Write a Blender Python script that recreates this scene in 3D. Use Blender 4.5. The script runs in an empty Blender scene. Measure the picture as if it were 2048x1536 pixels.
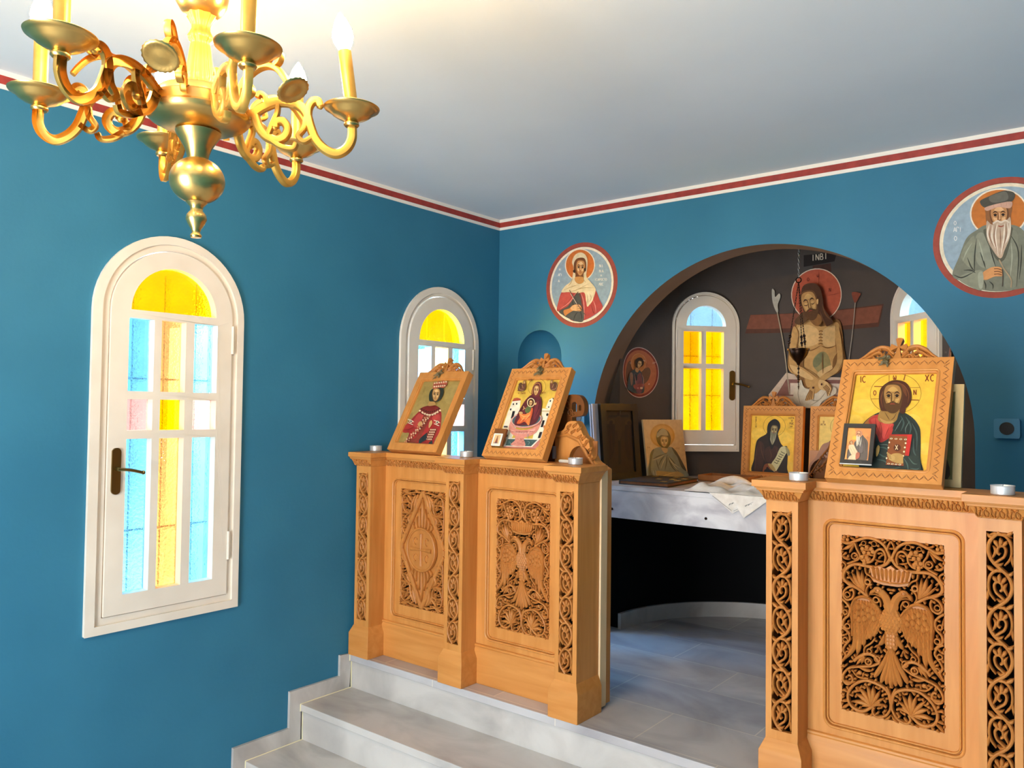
import bpy, math, random
from mathutils import Vector, Matrix
from mathutils.geometry import tessellate_polygon
random.seed(11)
C = bpy.context.scene
COL = C.collection
pi = math.pi

# ------------------------------------------------------------------ camera
cam_d = bpy.data.cameras.new('camera'); cam = bpy.data.objects.new('camera', cam_d); COL.objects.link(cam)
cam_d.sensor_fit = 'HORIZONTAL'; cam_d.sensor_width = 36.0; cam_d.lens = 1591.5 / 2048 * 36.0
cam_d.clip_start = 0.02
RW = [[0.7810884448707541, -0.008630811545533195, -0.6243607533961855],
      [0.6242941759031873, 0.030898531863411995, 0.7805780311167142],
      [0.012554808749924254, -0.9994852624329942, 0.029522651583176282]]
cam.matrix_world = Matrix(((RW[0][0], -RW[0][1], -RW[0][2], 2.85),
                           (RW[1][0], -RW[1][1], -RW[1][2], -3.43504),
                           (RW[2][0], -RW[2][1], -RW[2][2], 1.12634), (0, 0, 0, 1)))
C.camera = cam

# ------------------------------------------------------------------ view, world, daylight
C.view_settings.view_transform = 'Standard'
C.view_settings.look = 'None'
C.view_settings.gamma = 1.0
C.view_settings.exposure = 0.32
try: C.cycles.use_denoising = True
except Exception: pass
C.cycles.max_bounces = 10
C.cycles.diffuse_bounces = 6
C.cycles.transparent_max_bounces = 12
C.cycles.sample_clamp_indirect = 6.0
C.cycles.caustics_refractive = False

world = bpy.data.worlds.new('sky'); C.world = world; world.use_nodes = True
wn = world.node_tree.nodes; wl = world.node_tree.links; wn.clear()
w_out = wn.new('ShaderNodeOutputWorld'); w_bg = wn.new('ShaderNodeBackground')
w_co = wn.new('ShaderNodeTexCoord'); w_sep = wn.new('ShaderNodeSeparateXYZ'); w_ramp = wn.new('ShaderNodeValToRGB')
w_map = wn.new('ShaderNodeMapRange'); w_map.inputs[1].default_value = -0.25; w_map.inputs[2].default_value = 0.35
wl.new(w_co.outputs['Generated'], w_sep.inputs[0]); wl.new(w_sep.outputs['Z'], w_map.inputs[0])
wl.new(w_map.outputs[0], w_ramp.inputs[0]); wl.new(w_ramp.outputs[0], w_bg.inputs[0]); wl.new(w_bg.outputs[0], w_out.inputs[0])
e = w_ramp.color_ramp.elements
e[0].position = 0.06; e[0].color = (2.0, 1.95, 1.9, 1)
e[1].position = 1.0; e[1].color = (0.55, 0.68, 0.85, 1)
m_ = w_ramp.color_ramp.elements.new(0.30); m_.color = (0.86, 0.92, 1.0, 1)
w_bg.inputs[1].default_value = 2.2

def area(name, loc, direction, sx, sy, power, color, portal=False):
    d = bpy.data.lights.new(name, 'AREA'); d.shape = 'RECTANGLE'; d.size = sx; d.size_y = sy
    d.energy = power; d.color = color
    o = bpy.data.objects.new(name, d); COL.objects.link(o); o.location = loc
    o.rotation_euler = Vector(direction).to_track_quat('-Z', 'Y').to_euler()
    if portal: d.cycles.is_portal = True
    return o
# daylight enters through the open west door behind the camera and through the windows
area('door_daylight', (1.75, -5.19, 0.6), (0, 1, 0), 1.3, 2.1, 118, (0.88, 0.95, 1.0))
area('sky_outside_near_window', (-0.95, -2.45, 1.9), (0.9, 0.45, -0.85), 1.0, 1.2, 130, (1.0, 0.96, 0.98))
area('sky_outside_far_window', (-1.0, -0.95, 1.45), (0.9, 0.38, -0.25), 0.9, 1.1, 760, (0.36, 0.62, 1.0))
area('high_sky_outside_far_window', (-0.8, -0.78, 2.6), (0.8, 0.27, -1.35), 0.7, 0.7, 420, (0.45, 0.66, 1.0))
area('sky_outside_left_apse_window', (-0.05, 1.05, 1.9), (0.95, -0.4, -0.6), 0.7, 0.7, 110, (0.95, 0.97, 1.0))
area('sky_outside_right_apse_window', (3.05, 1.05, 1.9), (-0.95, -0.4, -0.6), 0.7, 0.7, 230, (0.95, 0.97, 1.0))

# ------------------------------------------------------------------ helpers
def lin(h):
    if isinstance(h, str):
        h = h.lstrip('#'); v = [int(h[i:i+2], 16) / 255 for i in (0, 2, 4)]
    else: v = [c / 255 for c in h]
    return tuple(c / 12.92 if c <= 0.04045 else ((c + 0.055) / 1.055) ** 2.4 for c in v) + (1.0,)

def frame(o, u, v):
    o = Vector(o); u = Vector(u).normalized(); v = Vector(v).normalized(); n = u.cross(v).normalized()
    def f(a, b, d=0.0): return o + u * a + v * b + n * d
    return f
FXZ = lambda y=0.0: frame((0, y, 0), (1, 0, 0), (0, 0, 1))       # u = x, v = z, d towards the nave

def cr(p, n=6, closed=False):
    p = [Vector(q) for q in p]; L = len(p); out = []
    rng = L if closed else L - 1
    for i in range(rng):
        p0 = p[(i-1) % L] if closed or i > 0 else p[0] * 2 - p[1]
        p1 = p[i]; p2 = p[(i+1) % L]
        p3 = p[(i+2) % L] if closed or i + 2 < L else p[-1] * 2 - p[-2]
        for k in range(n):
            t = k / n
            out.append(0.5 * ((2*p1) + (p2-p0)*t + (2*p0-5*p1+4*p2-p3)*t*t + (3*p1-p0-3*p2+p3)*t*t*t))
    if not closed: out.append(p[-1])
    return out

def area2(l): return 0.5 * sum(l[i][0]*l[(i+1) % len(l)][1] - l[(i+1) % len(l)][0]*l[i][1] for i in range(len(l)))

class MB:
    def __init__(s): s.v = []; s.f = []; s.m = []; s.c = []; s.rec = None
    def add(s, vs, fs, mat=0, col=None):
        b = len(s.v); s.v += [Vector(q) for q in vs]
        for f in fs: s.f.append([b + i for i in f]); s.m.append(mat); s.c.append(col)
    def box(s, x0, x1, y0, y1, z0, z1, mat=0):
        vs = [(x, y, z) for z in (z0, z1) for y in (y0, y1) for x in (x0, x1)]
        s.add(vs, [(0,2,3,1), (4,5,7,6), (0,1,5,4), (2,6,7,3), (0,4,6,2), (1,3,7,5)], mat)
    def fbox(s, fr, u0, u1, v0, v1, d0, d1, mat=0):
        vs = [fr(u, v, d) for d in (d0, d1) for v in (v0, v1) for u in (u0, u1)]
        s.add(vs, [(0,2,3,1), (4,5,7,6), (0,1,5,4), (2,6,7,3), (0,4,6,2), (1,3,7,5)], mat)
    def rings(s, rs, closed=True, cap=True, mat=0):
        n = len(rs[0]); vs = [q for r in rs for q in r]; fs = []
        for i in range(len(rs) - 1):
            for j in range(n if closed else n - 1):
                a = i*n + j; b = i*n + (j+1) % n
                fs.append((a, b, b + n, a + n))
        if cap: fs.append(tuple(range(n))[::-1]); fs.append(tuple((len(rs)-1)*n + j for j in range(n)))
        s.add(vs, fs, mat)
    def lathe(s, prof, n, c=(0, 0, 0), mat=0, flute=None, fr=None):
        rs = []
        for r, z in prof:
            ring = []
            for j in range(n):
                a = 2*pi*j/n; rr = max(r, 1e-4)
                if flute: rr *= flute(a, z)
                q = Vector((rr*math.cos(a), rr*math.sin(a), z))
                ring.append(fr(q.x, q.y, q.z) if fr else q + Vector(c))
            rs.append(ring)
        s.rings(rs, True, True, mat)
    def tube(s, path, rad, n=8, mat=0):
        path = [Vector(p) for p in path]; rs = []
        if not hasattr(rad, '__len__'): rad = [rad] * len(path)
        prev = None
        for i, p in enumerate(path):
            t = (path[min(i+1, len(path)-1)] - path[max(i-1, 0)]).normalized()
            if prev is None:
                a = Vector((0, 0, 1)) if abs(t.z) < 0.9 else Vector((1, 0, 0)); x = t.cross(a).normalized()
            else: x = (prev - t * prev.dot(t)).normalized()
            prev = x; y = t.cross(x)
            rs.append([p + (x*math.cos(2*pi*j/n) + y*math.sin(2*pi*j/n)) * rad[i] for j in range(n)])
        s.rings(rs, True, True, mat)
    def plate(s, loops, d0, d1, fr, mat=0, sides=True, back=True, smat=None):
        L = []
        for k, l in enumerate(loops):
            l = [(q[0], q[1]) for q in l]
            if (area2(l) < 0) != (k > 0): l = l[::-1]
            L.append(l)
        flat = [q for l in L for q in l]
        tris = tessellate_polygon([[Vector((q[0], q[1], 0)) for q in l] for l in L])
        F = []
        for t in tris:
            a, b, c = (flat[i] for i in t)
            if (b[0]-a[0])*(c[1]-a[1]) - (b[1]-a[1])*(c[0]-a[0]) < 0: t = (t[0], t[2], t[1])
            F.append(tuple(t))
        s.add([fr(q[0], q[1], d1) for q in flat], F, mat)
        if back: s.add([fr(q[0], q[1], d0) for q in flat], [f[::-1] for f in F], mat)
        if sides:
            for l in L:
                n = len(l); vs = [fr(q[0], q[1], d) for d in (d0, d1) for q in l]
                s.add(vs, [(i, (i+1) % n, n + (i+1) % n, n + i) for i in range(n)], mat if smat is None else smat)
    def ribbon(s, path, w, fr, d0, d1, ridge=0.0, edge=0.35, mat=0, closed=False):
        p = [Vector((q[0], q[1])) for q in path]; n = len(p)
        if not hasattr(w, '__len__'): w = [w] * n
        if s.rec is not None: s.rec.append((p, w))
        rs = []
        for i in range(n):
            a = p[(i-1) % n] if closed else p[max(i-1, 0)]; b = p[(i+1) % n] if closed else p[min(i+1, n-1)]
            t = b - a
            if t.length < 1e-9: t = Vector((1, 0))
            t.normalize(); nn = Vector((-t.y, t.x)); h = max(w[i], 2e-4) / 2
            q = p[i]; A = q - nn*h; B = q + nn*h; A2 = q - nn*h*(1-edge); B2 = q + nn*h*(1-edge)
            dd = d1 - (d1-d0) * 0.32
            rs.append([fr(A.x, A.y, d0), fr(A.x, A.y, dd), fr(A2.x, A2.y, d1), fr(q.x, q.y, d1 + ridge), fr(B2.x, B2.y, d1), fr(B.x, B.y, dd), fr(B.x, B.y, d0)])
        if closed: rs.append(rs[0])
        vs = [q for r in rs for q in r]; fs = []
        for i in range(len(rs)-1):
            for j in range(6): a = i*7 + j; fs.append((a, a+7, a+8, a+1))
        if not closed: fs.append(tuple(range(7))); fs.append(tuple((len(rs)-1)*7 + j for j in range(7))[::-1])
        s.add(vs, fs, mat)
    def leaf(s, path, w, fr, d0, d1, ridge=0.002, n=5, mat=0, tip=0.08, fat=0.55):
        q = cr([(x[0], x[1], 0) for x in path], n); N = len(q) - 1
        ws = []
        for i in range(N + 1):
            t = i / N
            ws.append(w * (0.45 + 0.55 * math.sin(pi * min(1, t / fat) / 2)) if t < fat else w * max(tip, math.cos((t - fat) / (1 - fat) * pi / 2)))
        s.ribbon(q, ws, fr, d0, d1, ridge, 0.4, mat)
    def stack(s, x0, x1, y0, y1, lv, mat=0, xmin=-9, sl=1, sr=1, sb=0):
        rs = []
        for z, o in lv:
            a = max(xmin, x0 - o*sl); b = x1 + o*sr; c = y0 - o; d = y1 + o*sb
            rs.append([(a, c, z), (b, c, z), (b, d, z), (a, d, z)])
        s.rings(rs, True, True, mat)
    def ball(s, c, r, n=8, mat=0, sc=(1, 1, 1)):
        prof = [(r*math.sin(pi*i/(n//2+1)), -r*math.cos(pi*i/(n//2+1))) for i in range(n//2 + 2)]
        c = Vector(c); s.lathe(prof, n, mat=mat, fr=lambda x, y, z: c + Vector((x*sc[0], y*sc[1], z*sc[2])))

def root_loc(o):
    while o.parent: o = o.parent
    return o.location
def build(name, mb, mats, parent=None, loc=None, smooth=35, bevel=0, seg=2):
    """one mesh object; vertices are in the room's frame unless loc is given"""
    if not isinstance(mats, (list, tuple)): mats = [mats]
    off = Vector((0, 0, 0)) if loc is not None else (root_loc(parent) if parent else Vector((0, 0, 0)))
    me = bpy.data.meshes.new(name)
    me.from_pydata([tuple(v - off) for v in mb.v], [], mb.f)
    for m in mats: me.materials.append(m)
    me.polygons.foreach_set('material_index', mb.m)
    if any(c is not None for c in mb.c):
        at = me.color_attributes.new('Col', 'FLOAT_COLOR', 'CORNER'); vals = []
        for p in me.polygons:
            c = mb.c[p.index] or (1, 1, 1, 1)
            for _ in p.loop_indices: vals += list(c)
        at.data.foreach_set('color', vals)
    if smooth:
        me.polygons.foreach_set('use_smooth', [True] * len(me.polygons))
        me.update(); me.set_sharp_from_angle(angle=math.radians(smooth))
    me.update()
    o = bpy.data.objects.new(name, me); COL.objects.link(o)
    if parent: o.parent = parent
    if loc is not None: o.location = loc
    if bevel:
        b = o.modifiers.new('bevel', 'BEVEL'); b.width = bevel; b.segments = seg; b.limit_method = 'ANGLE'; b.angle_limit = math.radians(40)
    return o
def empty(name, loc):
    o = bpy.data.objects.new(name, None); COL.objects.link(o); o.location = Vector(loc); o.empty_display_size = 0.05; return o
def tag(o, label=None, cat=None, group=None, kind=None):
    if label: o['label'] = label
    if cat: o['category'] = cat
    if group: o['group'] = group
    if kind: o['kind'] = kind
    return o
def copy_tree(o, parent=None):
    c = o.copy(); COL.objects.link(c)
    if parent: c.parent = parent
    for ch in list(o.children): copy_tree(ch, c)
    return c

# ------------------------------------------------------------------ materials
def mat(name, base=(0.8, 0.8, 0.8), rough=0.5, metal=0.0, spec=0.5, coat=0.0):
    m = bpy.data.materials.new(name); m.use_nodes = True
    b = m.node_tree.nodes['Principled BSDF']
    if isinstance(base, str): base = lin(base)
    b.inputs['Base Color'].default_value = tuple(base[:3]) + (1,)
    b.inputs['Roughness'].default_value = rough; b.inputs['Metallic'].default_value = metal
    b.inputs['Specular IOR Level'].default_value = spec
    if coat: b.inputs['Coat Weight'].default_value = coat; b.inputs['Coat Roughness'].default_value = 0.2
    return m, m.node_tree.nodes, m.node_tree.links, b
def noise_col(m, c1, c2, scale=(1, 1, 1), nscale=5.0, detail=4.0, lo=0.35, hi=0.65, bump=0.0, dist=0.0, bscale=None):
    m, N, L, b = m
    co = N.new('ShaderNodeTexCoord'); mp = N.new('ShaderNodeMapping'); mp.inputs['Scale'].default_value = scale
    nz = N.new('ShaderNodeTexNoise'); nz.inputs['Scale'].default_value = nscale; nz.inputs['Detail'].default_value = detail
    nz.inputs['Distortion'].default_value = dist
    rp = N.new('ShaderNodeValToRGB'); rp.color_ramp.elements[0].position = lo; rp.color_ramp.elements[1].position = hi
    rp.color_ramp.elements[0].color = lin(c1) if isinstance(c1, str) else tuple(c1) + (1,)
    rp.color_ramp.elements[1].color = lin(c2) if isinstance(c2, str) else tuple(c2) + (1,)
    L.new(co.outputs['Object'], mp.inputs['Vector']); L.new(mp.outputs[0], nz.inputs['Vector'])
    L.new(nz.outputs['Fac'], rp.inputs[0]); L.new(rp.outputs[0], b.inputs['Base Color'])
    if bump:
        bp = N.new('ShaderNodeBump'); bp.inputs['Strength'].default_value = bump; bp.inputs['Distance'].default_value = 0.004
        if bscale:
            n2 = N.new('ShaderNodeTexNoise'); n2.inputs['Scale'].default_value = bscale; n2.inputs['Detail'].default_value = 3
            L.new(co.outputs['Object'], n2.inputs['Vector']); L.new(n2.outputs['Fac'], bp.inputs['Height'])
        else: L.new(nz.outputs['Fac'], bp.inputs['Height'])
        L.new(bp.outputs[0], b.inputs['Normal'])
    return m
M = {}
M['teal'] = noise_col(mat('teal_paint', rough=0.62, spec=0.3), '#2B6C88', '#317490', (1, 1, 1), 3.0, 6, 0.3, 0.7, 0.12, 0, 60)
M['taupe'] = noise_col(mat('taupe_paint', rough=0.75, spec=0.2), '#4A423D', '#544B45', (1, 1, 1), 4.0, 5, 0.3, 0.7, 0.15, 0, 60)
M['soffit'] = noise_col(mat('soffit_brown', rough=0.7, spec=0.2), '#6E5A4A', '#786353', (1, 1, 1), 4.0, 5)  # paler brown than the apse wall
M['lower_wall_black'] = mat('lower_wall_black', '#100F0F', 0.8, spec=0.1)[0]  # near-black colour for wall and jamb below the altar slab height
M['ceiling'] = noise_col(mat('ceiling_paint', rough=0.8, spec=0.2), '#CDD6DB', '#D4DCE0', (1, 1, 1), 2.0, 4, 0.3, 0.7, 0.05, 0, 80)
M['white'] = noise_col(mat('white_paint', rough=0.42, spec=0.4), '#E0D3C0', '#E8DCCA', (1, 1, 1), 6.0, 3)
M['trimwhite'] = mat('trim_white', '#E9E2D6', 0.6)[0]
M['trimred'] = noise_col(mat('trim_red', rough=0.6), '#8C2A22', '#A2352B', (1, 1, 1), 25.0, 3)
def woodmat(name, sc, a='#C27C38', b_='#D4904A', rough=0.44):
    return noise_col(mat(name, rough=rough, spec=0.3, coat=0.06), a, b_, sc, 6.0, 5, 0.3, 0.72, 0.06, 0.6)
M['wood'] = woodmat('honey_wood', (5, 5, 0.5))
M['wood_h'] = woodmat('honey_wood_cross_grain', (0.5, 5, 5))
M['carve'] = woodmat('carved_wood', (6, 6, 2), '#B06C30', '#C07C3A', 0.48)
M['wood_dark'] = woodmat('dark_wood_and_groove_shade', (4, 4, 1), '#8A5428', '#9A6233', 0.45)  # dark brown wood; on the chevrons it stands in for groove shade
M['shade_backing'] = mat('painted_shade_backing', '#140D08', 0.9, spec=0.05)[0]  # near-black colour stands in for shade inside the openwork
M['pale_wood'] = woodmat('pale_wood', (5, 5, 0.6), '#DDB98A', '#E6C79B', 0.55)
M['old_frame'] = woodmat('old_dark_wood', (5, 5, 1), '#120B06', '#1E130B', 0.7)
M['tan_frame'] = woodmat('tan_frame_wood', (5, 5, 0.7), '#A98A56', '#BDA06C', 0.45)
M['brass'] = noise_col(mat('polished_brass', rough=0.3, metal=1.0), '#D9AE62', '#E4BD70', (1, 1, 1), 20, 2)
M['brass_cast'] = noise_col(mat('cast_brass', rough=0.42, metal=0.85), '#CC9A42', '#D8A850', (1, 1, 1), 30, 2)
M['brass_old'] = mat('antique_brass', '#8A7340', 0.3, 1.0)[0]
M['bronze'] = mat('dark_bronze', '#2A1A10', 0.35, 0.9)[0]
M['steel'] = mat('steel', '#8C8A86', 0.35, 1.0)[0]
M['alu'] = mat('aluminium', '#E4E4E2', 0.42, 0.55)[0]
M['wax'] = mat('white_wax', '#EFE7D6', 0.5)[0]
M['socket'] = mat('socket_plastic', '#3C7FA0', 0.45)[0]
M['dark'] = mat('dark_plastic', '#0E1216', 0.5)[0]
M['cloth'] = noise_col(mat('white_linen', rough=0.85, spec=0.1), '#D8CDBE', '#E8DFD2', (1, 1, 1), 40, 4, 0.3, 0.7, 0.3)
M['grey_board'] = mat('grey_board_edge', '#B9B2B4', 0.6)[0]
M['herb'] = noise_col(mat('dried_herb', rough=0.9, spec=0.1), '#5A4E30', '#85775A', (1, 1, 1), 60, 2)
M['chandelier_steel'] = M['brass']
M['iron'] = mat('iron', '#6E6E70', 0.6, 0.0)[0]
M['gilt'] = mat('gilt_metal', '#B58A3A', 0.35, 0.9)[0]
M['wood_gloss_shade'] = woodmat('dark_glossy_wood_and_shade', (5, 5, 1), '#6B3C16', '#7C4A1F', 0.42)  # dark brown wood; on the gate leaves it holds painted shade

def marble(name, base, vein, scale, tiles=None, rough=0.24):
    m, N, L, b = mat(name, rough=rough, spec=0.5)
    co = N.new('ShaderNodeTexCoord'); mp = N.new('ShaderNodeMapping'); mp.inputs['Rotation'].default_value = (0.3, 0.2, 0.6)
    mp.inputs['Scale'].default_value = (1, 2.2, 1.5)
    nz = N.new('ShaderNodeTexNoise'); nz.inputs['Scale'].default_value = scale; nz.inputs['Detail'].default_value = 8; nz.inputs['Distortion'].default_value = 0.9
    rp = N.new('ShaderNodeValToRGB'); E = rp.color_ramp.elements
    E[0].position = 0.30; E[0].color = lin(vein); E[1].position = 0.62; E[1].color = lin(base)
    L.new(co.outputs['Object'], mp.inputs[0]); L.new(mp.outputs[0], nz.inputs['Vector']); L.new(nz.outputs['Fac'], rp.inputs[0])
    out = rp.outputs[0]
    if tiles:
        br = N.new('ShaderNodeTexBrick'); br.inputs['Scale'].default_value = 1.0; br.offset = 0.5
        br.inputs['Brick Width'].default_value = tiles[0]; br.inputs['Row Height'].default_value = tiles[1]
        br.inputs['Mortar Size'].default_value = 0.0025; br.inputs['Mortar Smooth'].default_value = 0.2
        br.inputs['Color1'].default_value = (1, 1, 1, 1); br.inputs['Color2'].default_value = (0.80, 0.80, 0.82, 1); br.inputs['Mortar'].default_value = (1.3, 1.25, 1.08, 1)
        m2 = N.new('ShaderNodeMapping'); m2.inputs['Rotation'].default_value = (0, 0, 0.0); m2.inputs['Location'].default_value = (0.12, 0.02, 0)
        L.new(co.outputs['Object'], m2.inputs[0]); L.new(m2.outputs[0], br.inputs['Vector'])
        mx = N.new('ShaderNodeMix'); mx.data_type = 'RGBA'; mx.blend_type = 'MULTIPLY'; mx.inputs[0].default_value = 0.8
        L.new(out, mx.inputs[6]); L.new(br.outputs['Color'], mx.inputs[7]); out = mx.outputs[2]
    L.new(out, b.inputs['Base Color'])
    return m
M['marble'] = marble('white_marble', '#CBC4BC', '#A8A19A', 2.4)
M['marble_floor'] = marble('marble_floor_slabs', '#CCC6C2', '#A29C9C', 1.7, (0.62, 0.3))
M['marble_altar'] = marble('altar_marble', '#DAD6D3', '#A6A0A4', 5.0)
M['grout'] = mat('cream_grout', '#E8DDAE', 0.8)[0]

def glassmat(name, col, scale=95.0, strength=1.0):
    m = bpy.data.materials.new(name); m.use_nodes = True; N = m.node_tree.nodes; L = m.node_tree.links; N.clear()
    out = N.new('ShaderNodeOutputMaterial'); mix = N.new('ShaderNodeMixShader'); mix.inputs[0].default_value = 0.55
    tr = N.new('ShaderNodeBsdfTransparent'); rf = N.new('ShaderNodeBsdfRefraction'); rf.inputs['IOR'].default_value = 1.22; rf.inputs['Roughness'].default_value = 0.06
    mix2 = N.new('ShaderNodeMixShader'); mix2.inputs[0].default_value = 0.05; gl = N.new('ShaderNodeBsdfGlossy'); gl.inputs['Roughness'].default_value = 0.1
    co = N.new('ShaderNodeTexCoord'); nz = N.new('ShaderNodeTexNoise'); nz.inputs['Scale'].default_value = scale; nz.inputs['Detail'].default_value = 2
    bp = N.new('ShaderNodeBump'); bp.inputs['Strength'].default_value = strength; bp.inputs['Distance'].default_value = 0.01
    cn = N.new('ShaderNodeTexNoise'); cn.inputs['Scale'].default_value = 9; cn.inputs['Detail'].default_value = 5
    rp = N.new('ShaderNodeValToRGB'); c = lin(col); E = rp.color_ramp.elements
    E[0].position = 0.3; E[0].color = tuple(x * 0.84 for x in c[:3]) + (1,); E[1].position = 0.65; E[1].color = c
    L.new(co.outputs['Object'], nz.inputs['Vector']); L.new(co.outputs['Object'], cn.inputs['Vector']); L.new(cn.outputs['Fac'], rp.inputs[0])
    L.new(nz.outputs['Fac'], bp.inputs['Height']); L.new(bp.outputs[0], rf.inputs['Normal'])
    L.new(rp.outputs[0], tr.inputs['Color']); L.new(rp.outputs[0], rf.inputs['Color'])
    L.new(tr.outputs[0], mix.inputs[1]); L.new(rf.outputs[0], mix.inputs[2])
    L.new(mix.outputs[0], mix2.inputs[1]); L.new(gl.outputs[0], mix2.inputs[2]); L.new(mix2.outputs[0], out.inputs[0])
    return m
G = {'y': glassmat('yellow_glass', '#F4A800'), 'b': glassmat('blue_glass', '#6AB6DA'), 'p': glassmat('pink_glass', '#E09C90'),
     'o': glassmat('amber_glass', '#E29C52'), 'lb': glassmat('pale_blue_glass', '#86AEC8'), 'a': glassmat('golden_glass', '#E08C00')}

def emis(name, col, s):
    m = bpy.data.materials.new(name); m.use_nodes = True; N = m.node_tree.nodes; N.clear()
    o = N.new('ShaderNodeOutputMaterial'); e_ = N.new('ShaderNodeEmission'); e_.inputs[0].default_value = col; e_.inputs[1].default_value = s
    m.node_tree.links.new(e_.outputs[0], o.inputs[0]); return m
M['bulb'] = emis('lit_bulb', (1.0, 0.66, 0.31, 1), 350.0)

def paintmat(name, rough):
    m, N, L, b = mat(name, rough=rough, spec=0.35)
    a = N.new('ShaderNodeVertexColor'); a.layer_name = 'Col'
    nz = N.new('ShaderNodeTexNoise'); nz.inputs['Scale'].default_value = 45; nz.inputs['Detail'].default_value = 4
    co = N.new('ShaderNodeTexCoord'); L.new(co.outputs['Object'], nz.inputs['Vector'])
    mr = N.new('ShaderNodeMapRange'); mr.inputs[1].default_value = 0.3; mr.inputs[2].default_value = 0.7; mr.inputs[3].default_value = 0.86; mr.inputs[4].default_value = 1.08
    L.new(nz.outputs['Fac'], mr.inputs[0])
    mx = N.new('ShaderNodeMix'); mx.data_type = 'RGBA'; mx.blend_type = 'MULTIPLY'; mx.inputs[0].default_value = 1.0
    cb = N.new('ShaderNodeCombineColor')
    for i in range(3): L.new(mr.outputs[0], cb.inputs[i])
    L.new(a.outputs['Color'], mx.inputs[6]); L.new(cb.outputs[0], mx.inputs[7]); L.new(mx.outputs[2], b.inputs['Base Color'])
    return m
M['icon_paint'] = paintmat('icon_paint', 0.42)
M['fresco_paint'] = paintmat('fresco_paint', 0.75)

# ================================================================== the setting
W, YB, H = 3.17, -5.2, 2.182
def arch_loop(cx, hw, z0, zs, n=28, r=None):
    r = r or hw
    return [(cx - hw, z0), (cx + hw, z0), (cx + hw, zs)] + [(cx + r*math.cos(pi*k/n), zs + r*math.sin(pi*k/n)) for k in range(1, n)] + [(cx - hw, zs)]
FLW = frame((0, 0, 0), (0, 1, 0), (0, 0, 1))          # left wall, d into the room
FRW = frame((W, 0, 0), (0, -1, 0), (0, 0, 1))
FBW = frame((0, YB, 0), (-1, 0, 0), (0, 0, 1))
def struct(name, mb, m, label=None, **k):
    o = build(name, mb, m, **k); tag(o, label, None, None, 'structure'); return o

mb = MB(); mb.plate([[(YB - 0.15, -0.47), (0.15, -0.47), (0.15, H + 0.02), (YB - 0.15, H + 0.02)],
                     arch_loop(-1.911, 0.268, 0.347, 1.454), arch_loop(-0.470, 0.268, 0.347, 1.454)], -0.16, 0.0, FLW)
struct('wall_left', mb, M['teal'], 'blue-green painted left wall with two arched windows')
# front wall with the round arch and the small niche
AC, AR, AZ = 1.486, 0.853, 1.012
arc = [(AC - AR*math.cos(pi*k/64), AZ + AR*math.sin(pi*k/64)) for k in range(65)]
outer = [(0, 0), (AC - AR, 0)] + arc + [(AC + AR, 0), (W, 0), (W, H + 0.02), (0, H + 0.02)]
mb = MB(); FF = frame((0, 0, 0), (1, 0, 0), (0, 0, 1))
niche = arch_loop(0.288, 0.146, 0.93, 1.400, 24)
mb.plate([outer, niche], -0.14, 0.0, FF, 0, sides=False)
pts = [(AC - AR, 0), (AC - AR, .745)] + arc + [(AC + AR, .745), (AC + AR, 0)]
vs = [FF(q[0], q[1], d) for d in (0, -0.14) for q in pts]; n = len(pts)
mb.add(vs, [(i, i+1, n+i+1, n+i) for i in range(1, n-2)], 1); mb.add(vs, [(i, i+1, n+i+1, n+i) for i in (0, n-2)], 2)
# half-round niche shell with a quarter-sphere head
rs = []
for i in range(9):
    z = 0.93 + (1.400 - 0.93) * i / 8
    rs.append([(0.288 - 0.146*math.cos(pi*j/20), 0.135*math.sin(pi*j/20), z) for j in range(21)])
for i in range(1, 11):
    p = pi/2*i/10; rs.append([(0.288 - 0.146*math.cos(pi*j/20)*math.cos(p), 0.135*math.sin(pi*j/20)*math.cos(p), 1.400 + 0.146*math.sin(p)) for j in range(21)])
mb.rings(rs, False, False, 0)
mb.add([(0.142, 0, 0.93), (0.434, 0, 0.93), (0.434, 0.135, 0.93), (0.142, 0.135, 0.93)], [(0, 1, 2, 3)], 0)
struct('wall_front', mb, [M['teal'], M['soffit'], M['lower_wall_black']], 'blue front wall pierced by a round arch and a small niche')
mb = MB(); mb.plate([[(-0.15, -0.47), (-YB + 0.15, -0.47), (-YB + 0.15, H + 0.02), (-0.15, H + 0.02)]], -0.16, 0, FRW); struct('wall_right', mb, M['teal'])
mb = MB(); mb.plate([[(-W - 0.15, -0.47), (0.15, -0.47), (0.15, H + 0.02), (-W - 0.15, H + 0.02)], [(-2.45, -0.449), (-1.05, -0.449), (-1.05, 1.70), (-2.45, 1.70)]], -0.16, 0, FBW); struct('wall_back', mb, M['teal'])
mb = MB(); mb.box(-0.16, W + 0.16, YB - 0.16, 1.05, H, H + 0.08); struct('ceiling', mb, M['ceiling'], 'flat pale grey-white ceiling')

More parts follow.
